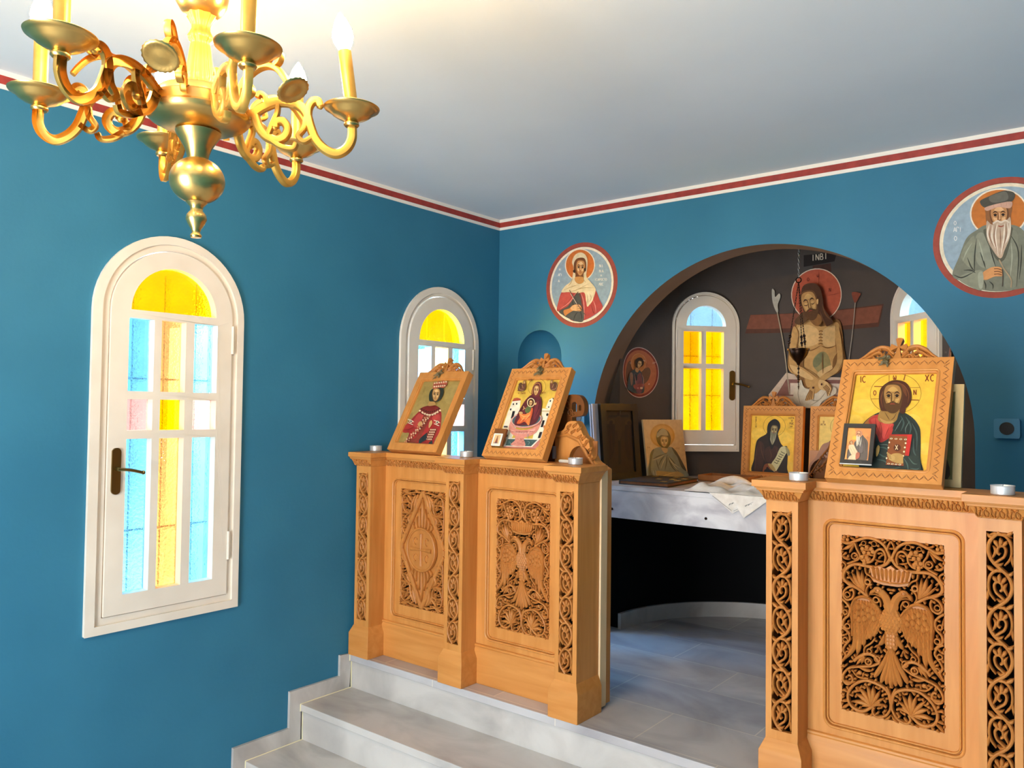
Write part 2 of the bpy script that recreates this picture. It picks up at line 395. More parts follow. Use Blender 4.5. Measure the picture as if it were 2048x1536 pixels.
# apse: half cylinder behind the arch, two window openings
AX, AY, RA = 1.48, 0.12, 0.76
def cyl(s, z, d=0.0, R=RA):
    t = s / RA; return Vector((AX + (R - d)*math.sin(t), AY + (R - d)*math.cos(t), z))
WTH = math.radians(45.8)
def in_win(s, z):
    for c in (-WTH*RA, WTH*RA):
        a = abs(s - c)
        if a < 0.168 and 0.925 < z < 1.583: return True
        if z >= 1.583 and a*a + (z - 1.583)**2 < 0.168**2: return True
    return False
ns, nz = 250, 218; S0 = -pi/2*RA; vs = []; fs = []
for i in range(ns + 1):
    for j in range(nz + 1): vs.append(cyl(S0 + pi*RA*i/ns, H*j/nz))
for i in range(ns):
    for j in range(nz):
        if not in_win(S0 + pi*RA*(i+.5)/ns, H*(j+.5)/nz): a = i*(nz+1) + j; fs.append((a, a+1, a+nz+2, a+nz+1))
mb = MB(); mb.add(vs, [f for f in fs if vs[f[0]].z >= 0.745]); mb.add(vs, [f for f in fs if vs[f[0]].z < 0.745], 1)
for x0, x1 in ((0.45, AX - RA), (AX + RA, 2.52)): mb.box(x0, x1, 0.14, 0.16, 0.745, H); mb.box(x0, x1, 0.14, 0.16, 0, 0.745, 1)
struct('wall_apse', mb, [M['taupe'], M['lower_wall_black']], 'dark painted curved apse wall behind the arch')

# floors and marble steps
mb = MB(); mb.box(-0.1, W + 0.1, YB - 0.9, -1.28, -0.55, -0.45); struct('floor', mb, M['marble_floor'])
st = empty('steps', (W/2, -1.3, -0.45)); tag(st, 'pale marble steps rising to the wooden screens', None, None, 'structure')
for nm, yf, zt, yb in (('landing_slab', -1.041, 0.0, 0.98), ('tread', -1.306, -0.150, -1.0), ('tread', -1.568, -0.302, -1.27)):
    mb = MB(); mb.box(0.0, W, yf, yb, zt - 0.03, zt); build(nm, mb, M['marble_floor' if nm == 'landing_slab' else 'marble'], st, bevel=0.002)
for yf, z0, z1 in ((-1.030, -0.151, -0.03), (-1.294, -0.303, -0.18), (-1.556, -0.45, -0.332)):
    mb = MB(); mb.box(0.0, W, yf, yf + 0.02, z0, z1); build('riser', mb, M['marble'], st)
sk = [(-1.03, 0.0), (-1.095, 0.006), (-1.096, -0.085), (-1.360, -0.085), (-1.361, -0.236), (-1.622, -0.236), (-1.624, -0.385), (-3.0, -0.385), (-3.0, -0.45),
      (-1.566, -0.45), (-1.566, -0.302), (-1.304, -0.302), (-1.304, -0.15), (-1.041, -0.15)]
mb = MB(); mb.plate([sk[:]], 0.0, 0.014, FLW); struct('baseboard_left', mb, M['marble'], 'stepped marble skirting on the blue left wall')
mb = MB()
for (a, b) in (((-1.041, 0), (-1.041, -.03)), ((-1.031, -.03), (-1.031, -.15)), ((-1.031, -.15), (-1.306, -.15)), ((-1.306, -.15), (-1.306, -.18)), ((-1.294, -.18), (-1.294, -.302)), ((-1.294, -.302), (-1.568, -.302)), ((-1.568, -.302), (-1.568, -.33))):
    d = Vector((b[0]-a[0], b[1]-a[1])).normalized()*0.0; mb.tube([(0.0145, a[0], a[1]), (0.0145, b[0], b[1])], 0.0022, 6)
build('grout_line', mb, M['grout'], st)
# apse skirting
mb = MB(); rs = []
for i in range(61):
    s = S0 + pi*RA*i/60; rs.append([cyl(s, 0.0005, 0.0), cyl(s, 0.0005, 0.018), cyl(s, 0.08, 0.018), cyl(s, 0.08, 0.0)])
mb.rings(rs, True, True); struct('baseboard_apse', mb, M['marble'], 'curved marble skirting round the apse floor')

# painted red and white cornice line
def trim(name, fr, u0, u1, ext=0):
    mb = MB(); mb.fbox(fr, u0, u1, 2.1655, 2.182, 0, 0.0045, 0); mb.fbox(fr, u0, u1, 2.137, 2.1655, 0, 0.0035, 1); mb.fbox(fr, u0, u1, 2.122, 2.137, 0, 0.0045, 0)
    struct(name, mb, [M['trimwhite'], M['trimred']], 'red and white painted line along the top of the wall', smooth=0)
trim('trim_left', FLW, YB, 0.0); trim('trim_front', FF, 0.0, W); trim('trim_right', FRW, 0, -YB); trim('trim_back', FBW, -W, 0)

# ------------------------------------------------------------------ arched windows
def arch_pts(hw, z0, zs, grow=0.0, n=28): return arch_loop(0, hw + grow, z0 - grow, zs, n)
def window(name, fr, hw, z0, zs, shw, sz0, rows, cols, archr, glass, handle_u, hinge_u, label, sash_off=0.0, dback=-0.10, grille=True, casing=0.042):
    base = fr(0, z0, 0); R = empty(name, base); tag(R, label, None, None, 'structure')
    mb = MB()
    inner = [(q[0] + sash_off, q[1]) for q in arch_pts(shw + 0.004, sz0 - 0.004, zs)]
    mid = [(q[0] + sash_off*.5, q[1]) for q in arch_pts(hw - casing*0.72, z0 + casing*0.72, zs)]
    mb.plate([arch_pts(hw, z0, zs), mid], -0.05, 0.014, fr)
    mb.plate([mid, inner], -0.05, 0.004, fr)
    build('casing', mb, M['white'], R, bevel=0.004, seg=2)
    S = lambda a, b, d=0: fr(a + sash_off, b, d)
    holes = []; panes = []
    half = [(archr*math.cos(pi*k/24), rows[-1][1] + 0.030 + archr*math.sin(pi*k/24)) for k in range(25)]
    holes.append(half); panes.append((half, glass[0]))
    gi = 1
    for (a, b) in rows[::-1]:
        for (c, d) in cols:
            l = [(c, a), (d, a), (d, b), (c, b)]; holes.append(l); panes.append((l, glass[gi])); gi += 1
    mb = MB(); mb.plate([arch_pts(shw, sz0, zs)] + holes, -0.034, 0.012, S); sash = build('sash', mb, M['white'], R, bevel=0.005, seg=2)
    for l, g in panes:
        cx = sum(q[0] for q in l)/len(l); cz = sum(q[1] for q in l)/len(l)
        big = [(cx + (q[0]-cx)*1.04, cz + (q[1]-cz)*1.03) for q in l]
        mb = MB(); mb.plate([big], -0.03, -0.024, S, sides=False, back=False); build('glass_pane', mb, G[g], R, smooth=0)
    # lever handle on a long plate
    hz = 0.885 if z0 < 0.8 else 1.262; hs = 1 if handle_u < 0 else -1
    P = [(0.016*math.cos(2*pi*k/24), (0.066 if k < 12 else -0.066) + 0.016*math.sin(2*pi*k/24)) for k in range(24)]
    mb = MB(); mb.plate([[(handle_u + q[0], hz + q[1]) for q in P]], 0.012, 0.019, S); h = build('handle_plate', mb, M['brass_old'], R, bevel=0.0015)
    mb = MB(); k = 1
    path = [S(handle_u, hz + .008, 0.018), S(handle_u, hz + .008, 0.05), S(handle_u - .012, hz + .01, 0.058), S(handle_u + .03, hz + .005, 0.06), S(handle_u + .075, hz - 0.006, 0.058)]
    mb.tube(cr(path, 5), 0.0058, 8); mb.ball(S(handle_u + .076, hz - .006, .058), .0075, 8); build('lever', mb, M['brass_old'], h)
    for zz in ((zs - 0.08, zs - 0.16) if False else (zs - 0.075, sz0 + 0.19)):
        mb = MB(); mb.tube([S(hinge_u, zz - 0.055, 0.012), S(hinge_u, zz + 0.055, 0.012)], 0.006, 8); mb.tube([S(hinge_u, zz - 0.002, 0.012), S(hinge_u, zz + 0.002, 0.012)], 0.007, 8)
        build('hinge', mb, M['white'], R)
    if hw > .25:
        mb = MB(); mb.fbox(S, .250, .275, sz0, zs, -.50, -.19); build('added_strip_board', mb, M['trimwhite'], R)  # white board added outside to give the right-hand panes a bright strip
    if grille:
        mb = MB()
        for c, d in cols: u = d - (d - c)*0.12; mb.tube([S(u, sz0, -0.13), S(u, zs + archr, -0.13)], 0.0035, 6)
        for zz in (sz0 + 0.27, rows[1][0] - 0.02, rows[-1][0] + 0.05): mb.tube([S(-shw, zz, -0.13), S(shw, zz, -0.13)], 0.0035, 6)
        build('outer_grille', mb, M['iron'], R)
    return R
ROWS = [(0.448, 0.997), (1.027, 1.139), (1.168, 1.431)]
COLS = [(-0.172, -0.080), (-0.052, 0.043), (0.077, 0.173)]
GL = ['y', 'b', 'o', 'b', 'p', 'y', 'p', 'b', 'o', 'b']
def at_left(y): return frame((0, y, 0), (0, 1, 0), (0, 0, 1))
window('window_1', at_left(-1.911), 0.293, 0.322, 1.454, 0.236, 0.380, ROWS, COLS, 0.166, GL, -0.207, 0.240, 'large arched white window with coloured panes beside the chandelier', 0.006)
window('window_2', at_left(-0.470), 0.287, 0.322, 1.454, 0.236, 0.380, ROWS, COLS, 0.166, GL, -0.207, 0.240, 'arched white window with coloured panes behind the crowned figure icon', 0.006)
ROWA = [(1.016, 1.353), (1.379, 1.556)]; COLA = [(-0.128, -0.027), (-0.001, 0.100)]
for nm, sg, lb in (('window_3', -1, 'small arched apse window with a pale blue top and four yellow panes'), ('window_4', 1, 'apse window half hidden behind the right arch edge and bearded man icon')):
    t = sg*WTH; c = (AX + 0.735*math.sin(t), AY + 0.735*math.cos(t), 0)
    fr = frame(c, (math.cos(t), -math.sin(t), 0), (0, 0, 1))
    window(nm, fr, 0.190, 0.900, 1.583, 0.170, 0.938, ROWA, COLA, 0.112, ['lb', 'a', 'y', 'y', 'y'], 0.148 if sg < 0 else -0.148, -0.168 if sg < 0 else 0.168, lb, 0.0, casing=0.015)

# ================================================================== carved wooden screens
def homography(quad, w, h):
    """sketch quad (top-left, top-right, bottom-right, bottom-left) -> rectangle 0..w, 0..h (v up)"""
    (x0, y0), (x1, y1), (x2, y2), (x3, y3) = quad
    dx1, dx2, dx3 = x1-x2, x3-x2, x0-x1+x2-x3; dy1, dy2, dy3 = y1-y2, y3-y2, y0-y1+y2-y3
    den = dx1*dy2 - dx2*dy1; g = (dx3*dy2 - dx2*dy3)/den; hh = (dx1*dy3 - dx3*dy1)/den
    A = Matrix(((x1-x0+g*x1, x3-x0+hh*x3, x0), (y1-y0+g*y1, y3-y0+hh*y3, y0), (g, hh, 1))).inverted()
    def f(x, y):
        q = A @ Vector((x, y, 1)); return (q.x/q.z*w, (1 - q.y/q.z)*h)
    return f

def fill_leaves(rec, polys, x0, x1, z0, z1, put, seed=3, r=.0042, wid=.0072):
    """small carved leaves in the gaps of an openwork field, rooted on the nearest stem"""
    st_ = .0018; nx = int((x1-x0)/st_); nz_ = int((z1-z0)/st_); cov = [[False]*nz_ for _ in range(nx)]; rnd = random.Random(seed)
    def mark(x, z, h):
        k = int(h/st_) + 1; i0 = int((x-x0)/st_); j0 = int((z-z0)/st_)
        for i in range(max(0, i0-k), min(nx, i0+k+1)):
            for j in range(max(0, j0-k), min(nz_, j0+k+1)):
                if (x0+(i+.5)*st_-x)**2 + (z0+(j+.5)*st_-z)**2 <= h*h: cov[i][j] = True
    def ribs(p, w):
        for k in range(len(p)-1):
            a, b = p[k], p[k+1]; n = max(1, int((b-a).length/st_))
            for q in range(n+1): t = q/n; mark(a.x + (b.x-a.x)*t, a.y + (b.y-a.y)*t, (w[k]*(1-t) + w[k+1]*t)/2)
    for p, w in rec: ribs(p, w)
    for poly in polys:
        for i in range(nx):
            for j in range(nz_):
                x, z = x0+(i+.5)*st_, z0+(j+.5)*st_; c = False
                for k in range(len(poly)):
                    a, b = poly[k], poly[k-1]
                    if (a[1] > z) != (b[1] > z) and x < (b[0]-a[0])*(z-a[1])/(b[1]-a[1]) + a[0]: c = not c
                if c: cov[i][j] = True
    cells = [(i, j) for i in range(nx) for j in range(nz_)]; rnd.shuffle(cells); K = int(r/st_) + 1
    free = lambda i, j: not (0 <= i < nx and 0 <= j < nz_) or not cov[i][j]
    n_ = 0
    for i, j in cells:
        if cov[i][j]: continue
        if any(not free(i+a, j+b) for a in range(-K, K+1) for b in range(-K, K+1) if a*a + b*b <= K*K): continue
        best = None
        for R_ in range(K, 14):
            for t in range(24):
                a = 2*pi*t/24; ii, jj = i + round(R_*math.cos(a)), j + round(R_*math.sin(a))
                if not (0 <= ii < nx and 0 <= jj < nz_) or cov[ii][jj]: best = (ii, jj); break
            if best: break
        if not best: continue
        x, z = x0+(i+.5)*st_, z0+(j+.5)*st_; bx, bz = x0+(best[0]+.5)*st_, z0+(best[1]+.5)*st_
        dx, dz = x-bx, z-bz; bend = rnd.choice((-.25, .25))
        tip = (x + dx*.45 - dz*bend, z + dz*.45 + dx*bend); root = (bx - dx*.2, bz - dz*.2)
        tip = (min(max(tip[0], x0), x1), min(max(tip[1], z0), z1))
        put([root, (x, z), tip], wid*rnd.uniform(.85, 1.2)); n_ += 1
        ribs([Vector(root), Vector((x, z)), Vector(tip)], [wid*.8, wid*1.1, wid*.5])
    return n_
PW, PH = 0.28, 0.518                      # carved opening of one panel
_hp = homography([(1684.5, 1071), (1893, 1094), (1895.5, 1468.5), (1683.5, 1419.5)], PW, PH)
def T(x, y): q = _hp(1670 + x*.13675, 1060 + y*.13675); return (q[0] - PW/2, q[1])
def B(x, y): q = _hp(1670 + x*.1432, 1260 + y*.1432); return (q[0] - PW/2, q[1])
PX = 0.000184
VW = 1.22
def eagle_panel():
    """openwork vine and relief of a crowned two-headed bird; local x across, z up, y=0 at the field face, -y towards the nave"""
    vine = MB(); bird = MB(); REC = []; POLY = []
    for s in (1, -1):
        vine.rec = bird.rec = REC if s == 1 else None
        fr = (lambda a, b, d=0, s=s: Vector((a*s, -d, b)))
        def R(pts, w, d1=0.009, fn=T, d0=-0.006, ridge=0.0016, n=5):
            vine.ribbon(cr([fn(*p) + (0,) for p in pts], n), w*PX*VW, fr, d0, d1, ridge)
        def Lf(pts, w, fn=T, d1=0.009):
            vine.leaf([fn(*p) for p in pts], w*PX*1.3, fr, -0.005, d1, 0.0018)
        def ring(x, y, r, w=20, fn=T, d1=0.010):
            c = fn(x, y); r *= PX
            vine.ribbon([(c[0] + r*math.cos(2*pi*k/16), c[1] + r*math.sin(2*pi*k/16)) for k in range(16)], w*PX, fr, -0.004, d1, 0.001, closed=True)
        # upper vine and grape volute
        R([(838, 400), (800, 480), (735, 530), (600, 560), (460, 535), (320, 510), (220, 535), (140, 620), (130, 710), (200, 790), (330, 855), (430, 930), (500, 985)], 44)
        R([(105, 180), (200, 205), (330, 165), (480, 130), (630, 165), (740, 245), (795, 340), (832, 430)], 40)
        R([(838, 180), (800, 250), (790, 330), (815, 410), (838, 470)], 26)
        R([(745, 500), (762, 410), (730, 320), (665, 295), (605, 340), (590, 420), (540, 475), (480, 490)], 32)
        R([(690, 345), (722, 375), (690, 395)], 22)
        Lf([(640, 470), (620, 500), (615, 540)], 30); Lf([(600, 440), (660, 470), (730, 480)], 24)
        for x, y in ((415, 285), (480, 262), (548, 292), (440, 340), (510, 352), (572, 330), (412, 402), (480, 412), (440, 462), (500, 450), (445, 500)):
            c = T(x, y); vine.ball(fr(c[0], c[1], 0.006), 0.0066, 8)
        ring(435, 205, 34, 16); ring(590, 215, 40, 16)
        for x, y in ((140, 112), (188, 152), (125, 150)):
            c = T(x, y); vine.ball(fr(c[0], c[1], 0.004), 0.0058, 8)
        Lf([(330, 165), (250, 130), (250, 100)], 26)
        Lf([(300, 200), (200, 260), (105, 300)], 44); Lf([(300, 190), (180, 195), (105, 160)], 30); Lf([(290, 230), (240, 300), (215, 350)], 30)
        R([(300, 200), (330, 290), (375, 370), (360, 430), (280, 470), (190, 500)], 30); ring(300, 390, 48, 26)
        Lf([(230, 440), (150, 420), (105, 365)], 34)
        R([(105, 460), (160, 510), (150, 560), (105, 610)], 26)
        # palmette at the shoulder
        for tip, w in (((250, 620), 50), ((325, 565), 56), ((405, 600), 50), ((480, 640), 30), ((190, 650), 34)):
            Lf([(445, 900), ((445+tip[0])/2 - 12, (900+tip[1])/2 + 14), tip], w)
        ring(495, 770, 40, 34); R([(500, 985), (470, 900), (500, 830), (560, 800)], 26)
        Lf([(520, 640), (530, 600), (525, 570)], 40); R([(455, 560), (470, 640), (540, 690), (600, 770)], 26)
        R([(430, 930), (330, 850), (230, 835), (150, 880), (128, 960), (180, 1025), (255, 1005), (285, 930), (262, 860)], 32); ring(190, 950, 40, 22)
        Lf([(330, 850), (220, 790), (105, 745)], 34)
        # side tendrils
        R([(105, 1010), (170, 1070), (222, 1150), (205, 1250), (135, 1315), (125, 1400), (180, 1470), (225, 1530)], 34)
        ring(155, 1205, 34, 24); ring(190, 1410, 40, 26); Lf([(150, 1270), (120, 1150), (108, 1060)], 24); Lf([(225, 1240), (250, 1330), (245, 1420)], 26)
        R([(105, -30), (180, 30), (215, 130), (150, 210), (118, 280), (150, 360), (105, 440)], 32, fn=B); ring(150, 140, 36, 24, B); ring(185, 330, 34, 22, B)
        Lf([(215, 90), (180, 40), (170, -20)], 26, B)
        # lower leaf spray under the wing
        R([(640, 470), (520, 512), (340, 520), (200, 540), (122, 620), (118, 710), (180, 765), (250, 720), (235, 650), (190, 640)], 34, fn=B)
        R([(640, 470), (590, 400), (520, 350), (430, 345), (330, 390), (270, 440)], 44, fn=B); ring(480, 450, 46, 30, B)
        for tip in ((300, 500), (380, 480), (260, 430)): Lf([(430, 380), ((430+tip[0])/2, (380+tip[1])/2 - 14), tip], 40, B)
        Lf([(340, 520), (440, 570), (535, 580)], 40, B); R([(420, 330), (430, 250), (520, 190), (580, 120)], 26, fn=B); ring(495, 300, 34, 22, B); ring(610, 410, 44, 22, B)
        c = B(355, 605); vine.ball(fr(c[0], c[1], 0.004), 0.0066, 8)
        R([(240, 560), (330, 660), (480, 690)], 24, fn=B)
        # bottom oval with palmette
        R([(803, 1040), (770, 900), (690, 810), (560, 745), (420, 715), (270, 775), (185, 900), (205, 1030), (290, 1115), (410, 1145), (520, 1090), (640, 1010)], 42, fn=B)
        for tip, w in (((235, 1005), 50), ((300, 900), 54), ((330, 800), 50), ((455, 775), 48), ((548, 790), 54), ((650, 850), 44), ((710, 960), 36), ((380, 1075), 40), ((700, 1060), 34)):
            Lf([(520, 1075), ((520+tip[0])/2 + 8, (1075+tip[1])/2 - 10), tip], w, B)
        R([(803, 1040), (790, 1130), (720, 1215), (600, 1225), (540, 1160), (560, 1090)], 34, fn=B)
        R([(803, 1060), (800, 950), (775, 870), (740, 800)], 30, fn=B); Lf([(803, 1200), (760, 1250), (700, 1260)], 30, B)
        Lf([(190, 1000), (130, 1000), (95, 1000)], 34, B); Lf([(210, 1040), (140, 1080), (95, 1110)], 38, B); Lf([(190, 880), (130, 850), (95, 860)], 34, B); Lf([(300, 730), (190, 740), (95, 700)], 34, B); Lf([(250, 1090), (330, 1150), (450, 1180)], 30, B)
        # ---- bird: wing
        def FT(pts, w, d0, d1, ridge=0.003): bird.leaf(pts, w*PX*1.2, fr, d0, d1, ridge, 6, fat=0.7, tip=0.25)
        plate_ = [T(690, 1230), T(620, 1110), T(520, 1010), T(420, 985), T(310, 1010), T(262, 1120), T(268, 1300), B(262, 60), B(300, 230), B(400, 200), B(480, 80), B(560, 60), B(640, -20)]
        POLY = [[(q[0], q[1]) for q in cr([p + (0,) for p in plate_], 4, True)]]
        bird.plate(POLY, -0.002, 0.007, fr)
        bird.ribbon(cr([p + (0,) for p in (T(690, 1215), T(610, 1100), T(520, 1010), T(415, 980), T(310, 1012), T(258, 1120), T(262, 1300), B(255, 80))], 5), 46*PX, fr, 0.0, 0.0135, 0.003)
        FT([T(300, 1300), B(290, 60), B(265, 250), B(120, 440)], 62, 0.0, 0.012)
        FT([T(360, 1330), B(350, 60), B(340, 230), B(320, 360)], 66, 0.0, 0.011)
        FT([T(425, 1330), B(415, 40), B(410, 150), B(420, 240)], 62, 0.0, 0.011)
        FT([T(490, 1330), B(480, 20), B(500, 90), B(520, 140)], 60, 0.0, 0.010)
        FT([T(560, 1300), T(565, 1460), B(560, 40), B(570, 110)], 60, 0.0, 0.010)
        px_ = POLY[0]
        def inside(x, z): return sum(1 for k in range(len(px_)) if (px_[k][1] > z) != (px_[k-1][1] > z) and x < (px_[k-1][0]-px_[k][0])*(z-px_[k][1])/(px_[k-1][1]-px_[k][1]) + px_[k][0]) % 2
        zt = T(420, 1000)[1]
        for r_ in range(13):
            zz = zt - .128 + r_*.0095
            for q_ in range(-16, 2):
                xx = q_*.0082 + (.0041 if r_ % 2 else 0)
                if inside(xx, zz) and inside(xx - .002, zz + .004): bird.leaf([(xx + .001, zz + .007), (xx, zz), (xx - .002, zz - .010)], .0105, fr, .004, .0098, .003, 4, fat=.75, tip=.3)
        for x, y in ((360, 1120), (350, 1210), (375, 1300), (440, 1110), (430, 1210), (455, 1290), (510, 1160), (520, 1250), (320, 1260), (580, 1200), (600, 1290)):
            FT([T(x, y - 40), T(x - 2, y), T(x - 6, y + 56)], 64, 0.004, 0.0145, 0.003)
        # neck, head, beak
        bird.ribbon(cr([T(838, 1210) + (0,), T(800, 1100) + (0,), T(765, 1000) + (0,), T(700, 920) + (0,), T(625, 880) + (0,)], 5), [x*PX for x in [150]*6 + [120]*6 + [105]*6 + [95]*3], fr, 0.0, 0.013, 0.004)
        c = T(650, 885); bird.ball(fr(c[0], c[1], 0.010), 0.0115, 12, sc=(1.15, 0.7, 0.9))
        bird.leaf([T(650, 880), T(570, 905), T(525, 960)], 60*PX, fr, 0.0, 0.016, 0.003)
        bird.ribbon([(T(650, 882)[0] + .0062*math.cos(2*pi*k/14), T(650, 882)[1] + .0036*math.sin(2*pi*k/14)) for k in range(14)], 0.0018, fr, 0.010, 0.0195, 0.0005, closed=True)
        ring(622, 1028, 42, 26, T, 0.011); R([(660, 1000), (690, 1070), (690, 1130)], 22, 0.011)
        R([(545, 950), (620, 950), (700, 990), (740, 1040)], 20, 0.010)
        # leg and claw
        bird.leaf([B(720, 60), B(680, 170), B(620, 225)], 70*PX, fr, -0.002, 0.011, 0.003)
        for tip in ((560, 250), (610, 290), (660, 300)): bird.leaf([B(625, 215), B((620+tip[0])/2, (225+tip[1])/2), B(*tip)], 30*PX, fr, -0.002, 0.009, 0.002)
        # tail feathers
        for tip, w in (((572, 660), 74), ((665, 735), 76), ((740, 760), 74)):
            bird.leaf([B(795, 250), B((795+tip[0])/2 + 20, (250+tip[1])/2), B(*tip)], w*PX, fr, 0.0, 0.011, 0.003, 6, fat=0.9, tip=0.5)
    fr0 = lambda a, b, d=0: Vector((a, -d, b))
    bird.leaf([(0, B(800, 260)[1]), (0, B(800, 500)[1]), (0, B(803, 795)[1])], 80*PX, fr0, 0.0, 0.012, 0.003, 6, fat=0.9, tip=0.5)
    cy_ = T(838, 1330)[1]
    bird.ball((0, -0.004, cy_), 0.032, 20, sc=(0.95, 0.42, 1.2))
    bird.ball((0, -0.003, B(800, 130)[1]), 0.021, 14, sc=(0.95, 0.42, 2.0))
    for r in range(9):                                         # overlapping breast scales
        zz = cy_ + 0.036 - r*0.0088
        for q in range(-3, 4):
            x = (q + (0.5 if r % 2 else 0))*0.0092
            k = 1 - (x/0.031)**2 - ((zz - cy_)/0.040)**2
            if k > 0.02:
                y = 0.004 + 0.0134*math.sqrt(k)
                bird.leaf([(x, zz + 0.006), (x, zz), (x, zz - 0.0065)], 0.0098, lambda a, b, d=0, y=y, zz=zz: Vector((a, -(y + d) , b)), -0.002, 0.0012 + 0.0, 0.0012, 3, fat=0.8, tip=0.2)
    for r in range(5):
        zz = B(800, 90)[1] - r*0.011
        for q in (-1, 0, 1):
            if r > 2 and q: continue
            bird.ball((q*0.008, -0.011, zz), 0.0052, 8, sc=(1, 0.6, 1.2))
    # crown
    zc = T(838, 640)[1]
    cr_ = [(-0.050, zc - 0.022), (-0.046, zc - 0.030), (-0.02, zc - 0.036), (0.02, zc - 0.036), (0.046, zc - 0.030), (0.050, zc - 0.022), (0.058, zc + 0.010), (0.045, zc + 0.004), (0.032, zc + 0.017), (0.016, zc + 0.011), (0, zc + 0.022), (-0.016, zc + 0.011), (-0.032, zc + 0.017), (-0.045, zc + 0.004), (-0.058, zc + 0.010)]
    bird.plate([cr_], -0.003, 0.013, fr0)
    bird.rec = None; body = [(.036*math.cos(2*pi*k/20), cy_ + .044*math.sin(2*pi*k/20)) for k in range(20)]
    fill_leaves(REC, POLY + [cr_, body], -PW/2, .002, 0, PH, lambda p, w: [vine.leaf([(q[0]*s, q[1]) for q in p], w, fr0, -.005, .0075, .0016, 4) for s in (1, -1)])
    bird.ribbon([(-0.050, zc - 0.019), (-0.025, zc - 0.026), (0, zc - 0.028), (0.025, zc - 0.026), (0.050, zc - 0.019)], 0.0055, fr0, 0.0, 0.017, 0.002)
    for q in range(-4, 5): bird.leaf([(q*0.0105, zc - 0.022), (q*0.0113, zc - .006), (q*0.0122, zc + 0.012)], 0.0118, fr0, 0.006, 0.0150, 0.004, 4, fat=.8, tip=.4)
    bird.ball((0, -0.015, zc - 0.027), 0.004, 8)
    return vine, bird

def cross_panel():
    """lozenge with a round cross medallion and leaf sprays"""
    v = MB(); c = MB(); fr = lambda a, b, d=0: Vector((a, -d, b)); cz = PH/2; v.rec = []
    loz = [(0, PH*.99), (0.136, cz + .012), (0.136, cz - .012), (0, PH*.01), (-0.136, cz - .012), (-0.136, cz + .012)]
    v.plate([[(q[0]*.93, cz + (q[1]-cz)*.93) for q in loz]], -.007, -.0035, fr)
    for k in range(6):
        a, b = loz[k], loz[(k+1) % 6]; v.ribbon([a, ((a[0]+b[0])/2, (a[1]+b[1])/2), b], 0.021, fr, -0.006, 0.009, 0.002)
    N = 56; RX, RZ = .088, .092
    c.plate([[(RX*math.cos(2*pi*k/N), cz + RZ*math.sin(2*pi*k/N)) for k in range(N)]], -0.004, 0.0105, fr)
    c.ribbon([(RX*math.cos(2*pi*k/N), cz + RZ*math.sin(2*pi*k/N)) for k in range(N)], 0.012, fr, 0.0, 0.014, 0.002, closed=True)
    for a, b in (((0, cz - .070), (0, cz + .070)), ((-0.066, cz), (0.066, cz))):
        c.ribbon([a, ((a[0]+b[0])/2, (a[1]+b[1])/2), b], [0.020, 0.009, 0.020], fr, 0.006, 0.0155, 0.002)
    for sx in (1, -1):
        for sz in (1, -1):                                        # letter-like curls between the arms
            c.ribbon([(sx*.036 + .012*math.cos(t), cz + sz*.036 + .015*math.sin(t)) for t in [x*0.35 + 0.5 for x in range(14)]], 0.005, fr, 0.006, 0.0140, 0.001)
    for sz in (1, -1):                                            # long leaves inside the lozenge tips
        for tx, hh, w in ((0, .222, .016), (.017, .178, .013), (-.017, .178, .013), (.036, .142, .011), (-.036, .142, .011), (.054, .118, .009), (-.054, .118, .009)):
            v.leaf([(tx*.8, cz + sz*.078), (tx*1.15, cz + sz*(.084 + (hh-.084)*.5)), (tx*.9, cz + sz*hh)], w, fr, -.005, .008, .0025)
    for sx in (1, -1):
        for sz in (1, -1):
            f2 = lambda a, b, d=0, sx=sx, sz=sz: Vector((a*sx, -d, cz + sz*(b - cz)))
            Z = lambda t: cz + t
            v.ribbon(cr([(0.012, Z(.250), 0), (0.07, Z(.245), 0), (0.128, Z(.225), 0), (0.122, Z(.17), 0), (0.085, Z(.155), 0), (0.07, Z(.19), 0), (0.10, Z(.205), 0)], 5), 0.0085, f2, -.006, .008, .002)
            v.ribbon(cr([(0.06, Z(.16), 0), (0.11, Z(.14), 0), (0.132, Z(.10), 0), (0.112, Z(.06), 0), (0.09, Z(.09), 0), (0.112, Z(.105), 0)], 5), 0.0075, f2, -.006, .008, .002)
            v.ribbon(cr([(0.118, Z(.03), 0), (0.134, Z(.07), 0), (0.136, Z(.20), 0)], 5), 0.006, f2, -.006, .007, .001)
            for base, tip, w in (((.03, .24), (.055, .17), .013), ((.045, .235), (.075, .175), .012), ((.03, .22), (.035, .16), .011), ((.075, .235), (.135, .25), .012), ((.10, .2), (.138, .19), .010), ((.07, .15), (.098, .115), .012), ((.085, .15), (.138, .15), .010), ((.10, .06), (.135, .04), .010), ((.06, .2), (.10, .235), .010), ((.09, .13), (.075, .10), .011), ((.108, .09), (.138, .085), .009), ((.02, .245), (.05, .255), .009), ((.09, .24), (.12, .257), .009)):
                w *= 1.3; v.leaf([(base[0], Z(base[1])), ((base[0]+tip[0])/2 + .004, Z((base[1]+tip[1])/2) + .004), (tip[0], Z(tip[1]))], w, f2, -.005, .009, .002)
    rec = v.rec; v.rec = None; lz = [(q[0], q[1]) for q in loz]
    fill_leaves(rec, [lz], 0, PW/2, cz, PH, lambda p, w: [v.leaf([(q[0]*a, cz + (q[1]-cz)*b) for q in p], w, fr, -.005, .0075, .0016, 4) for a in (1, -1) for b in (1, -1)])
    return v, c

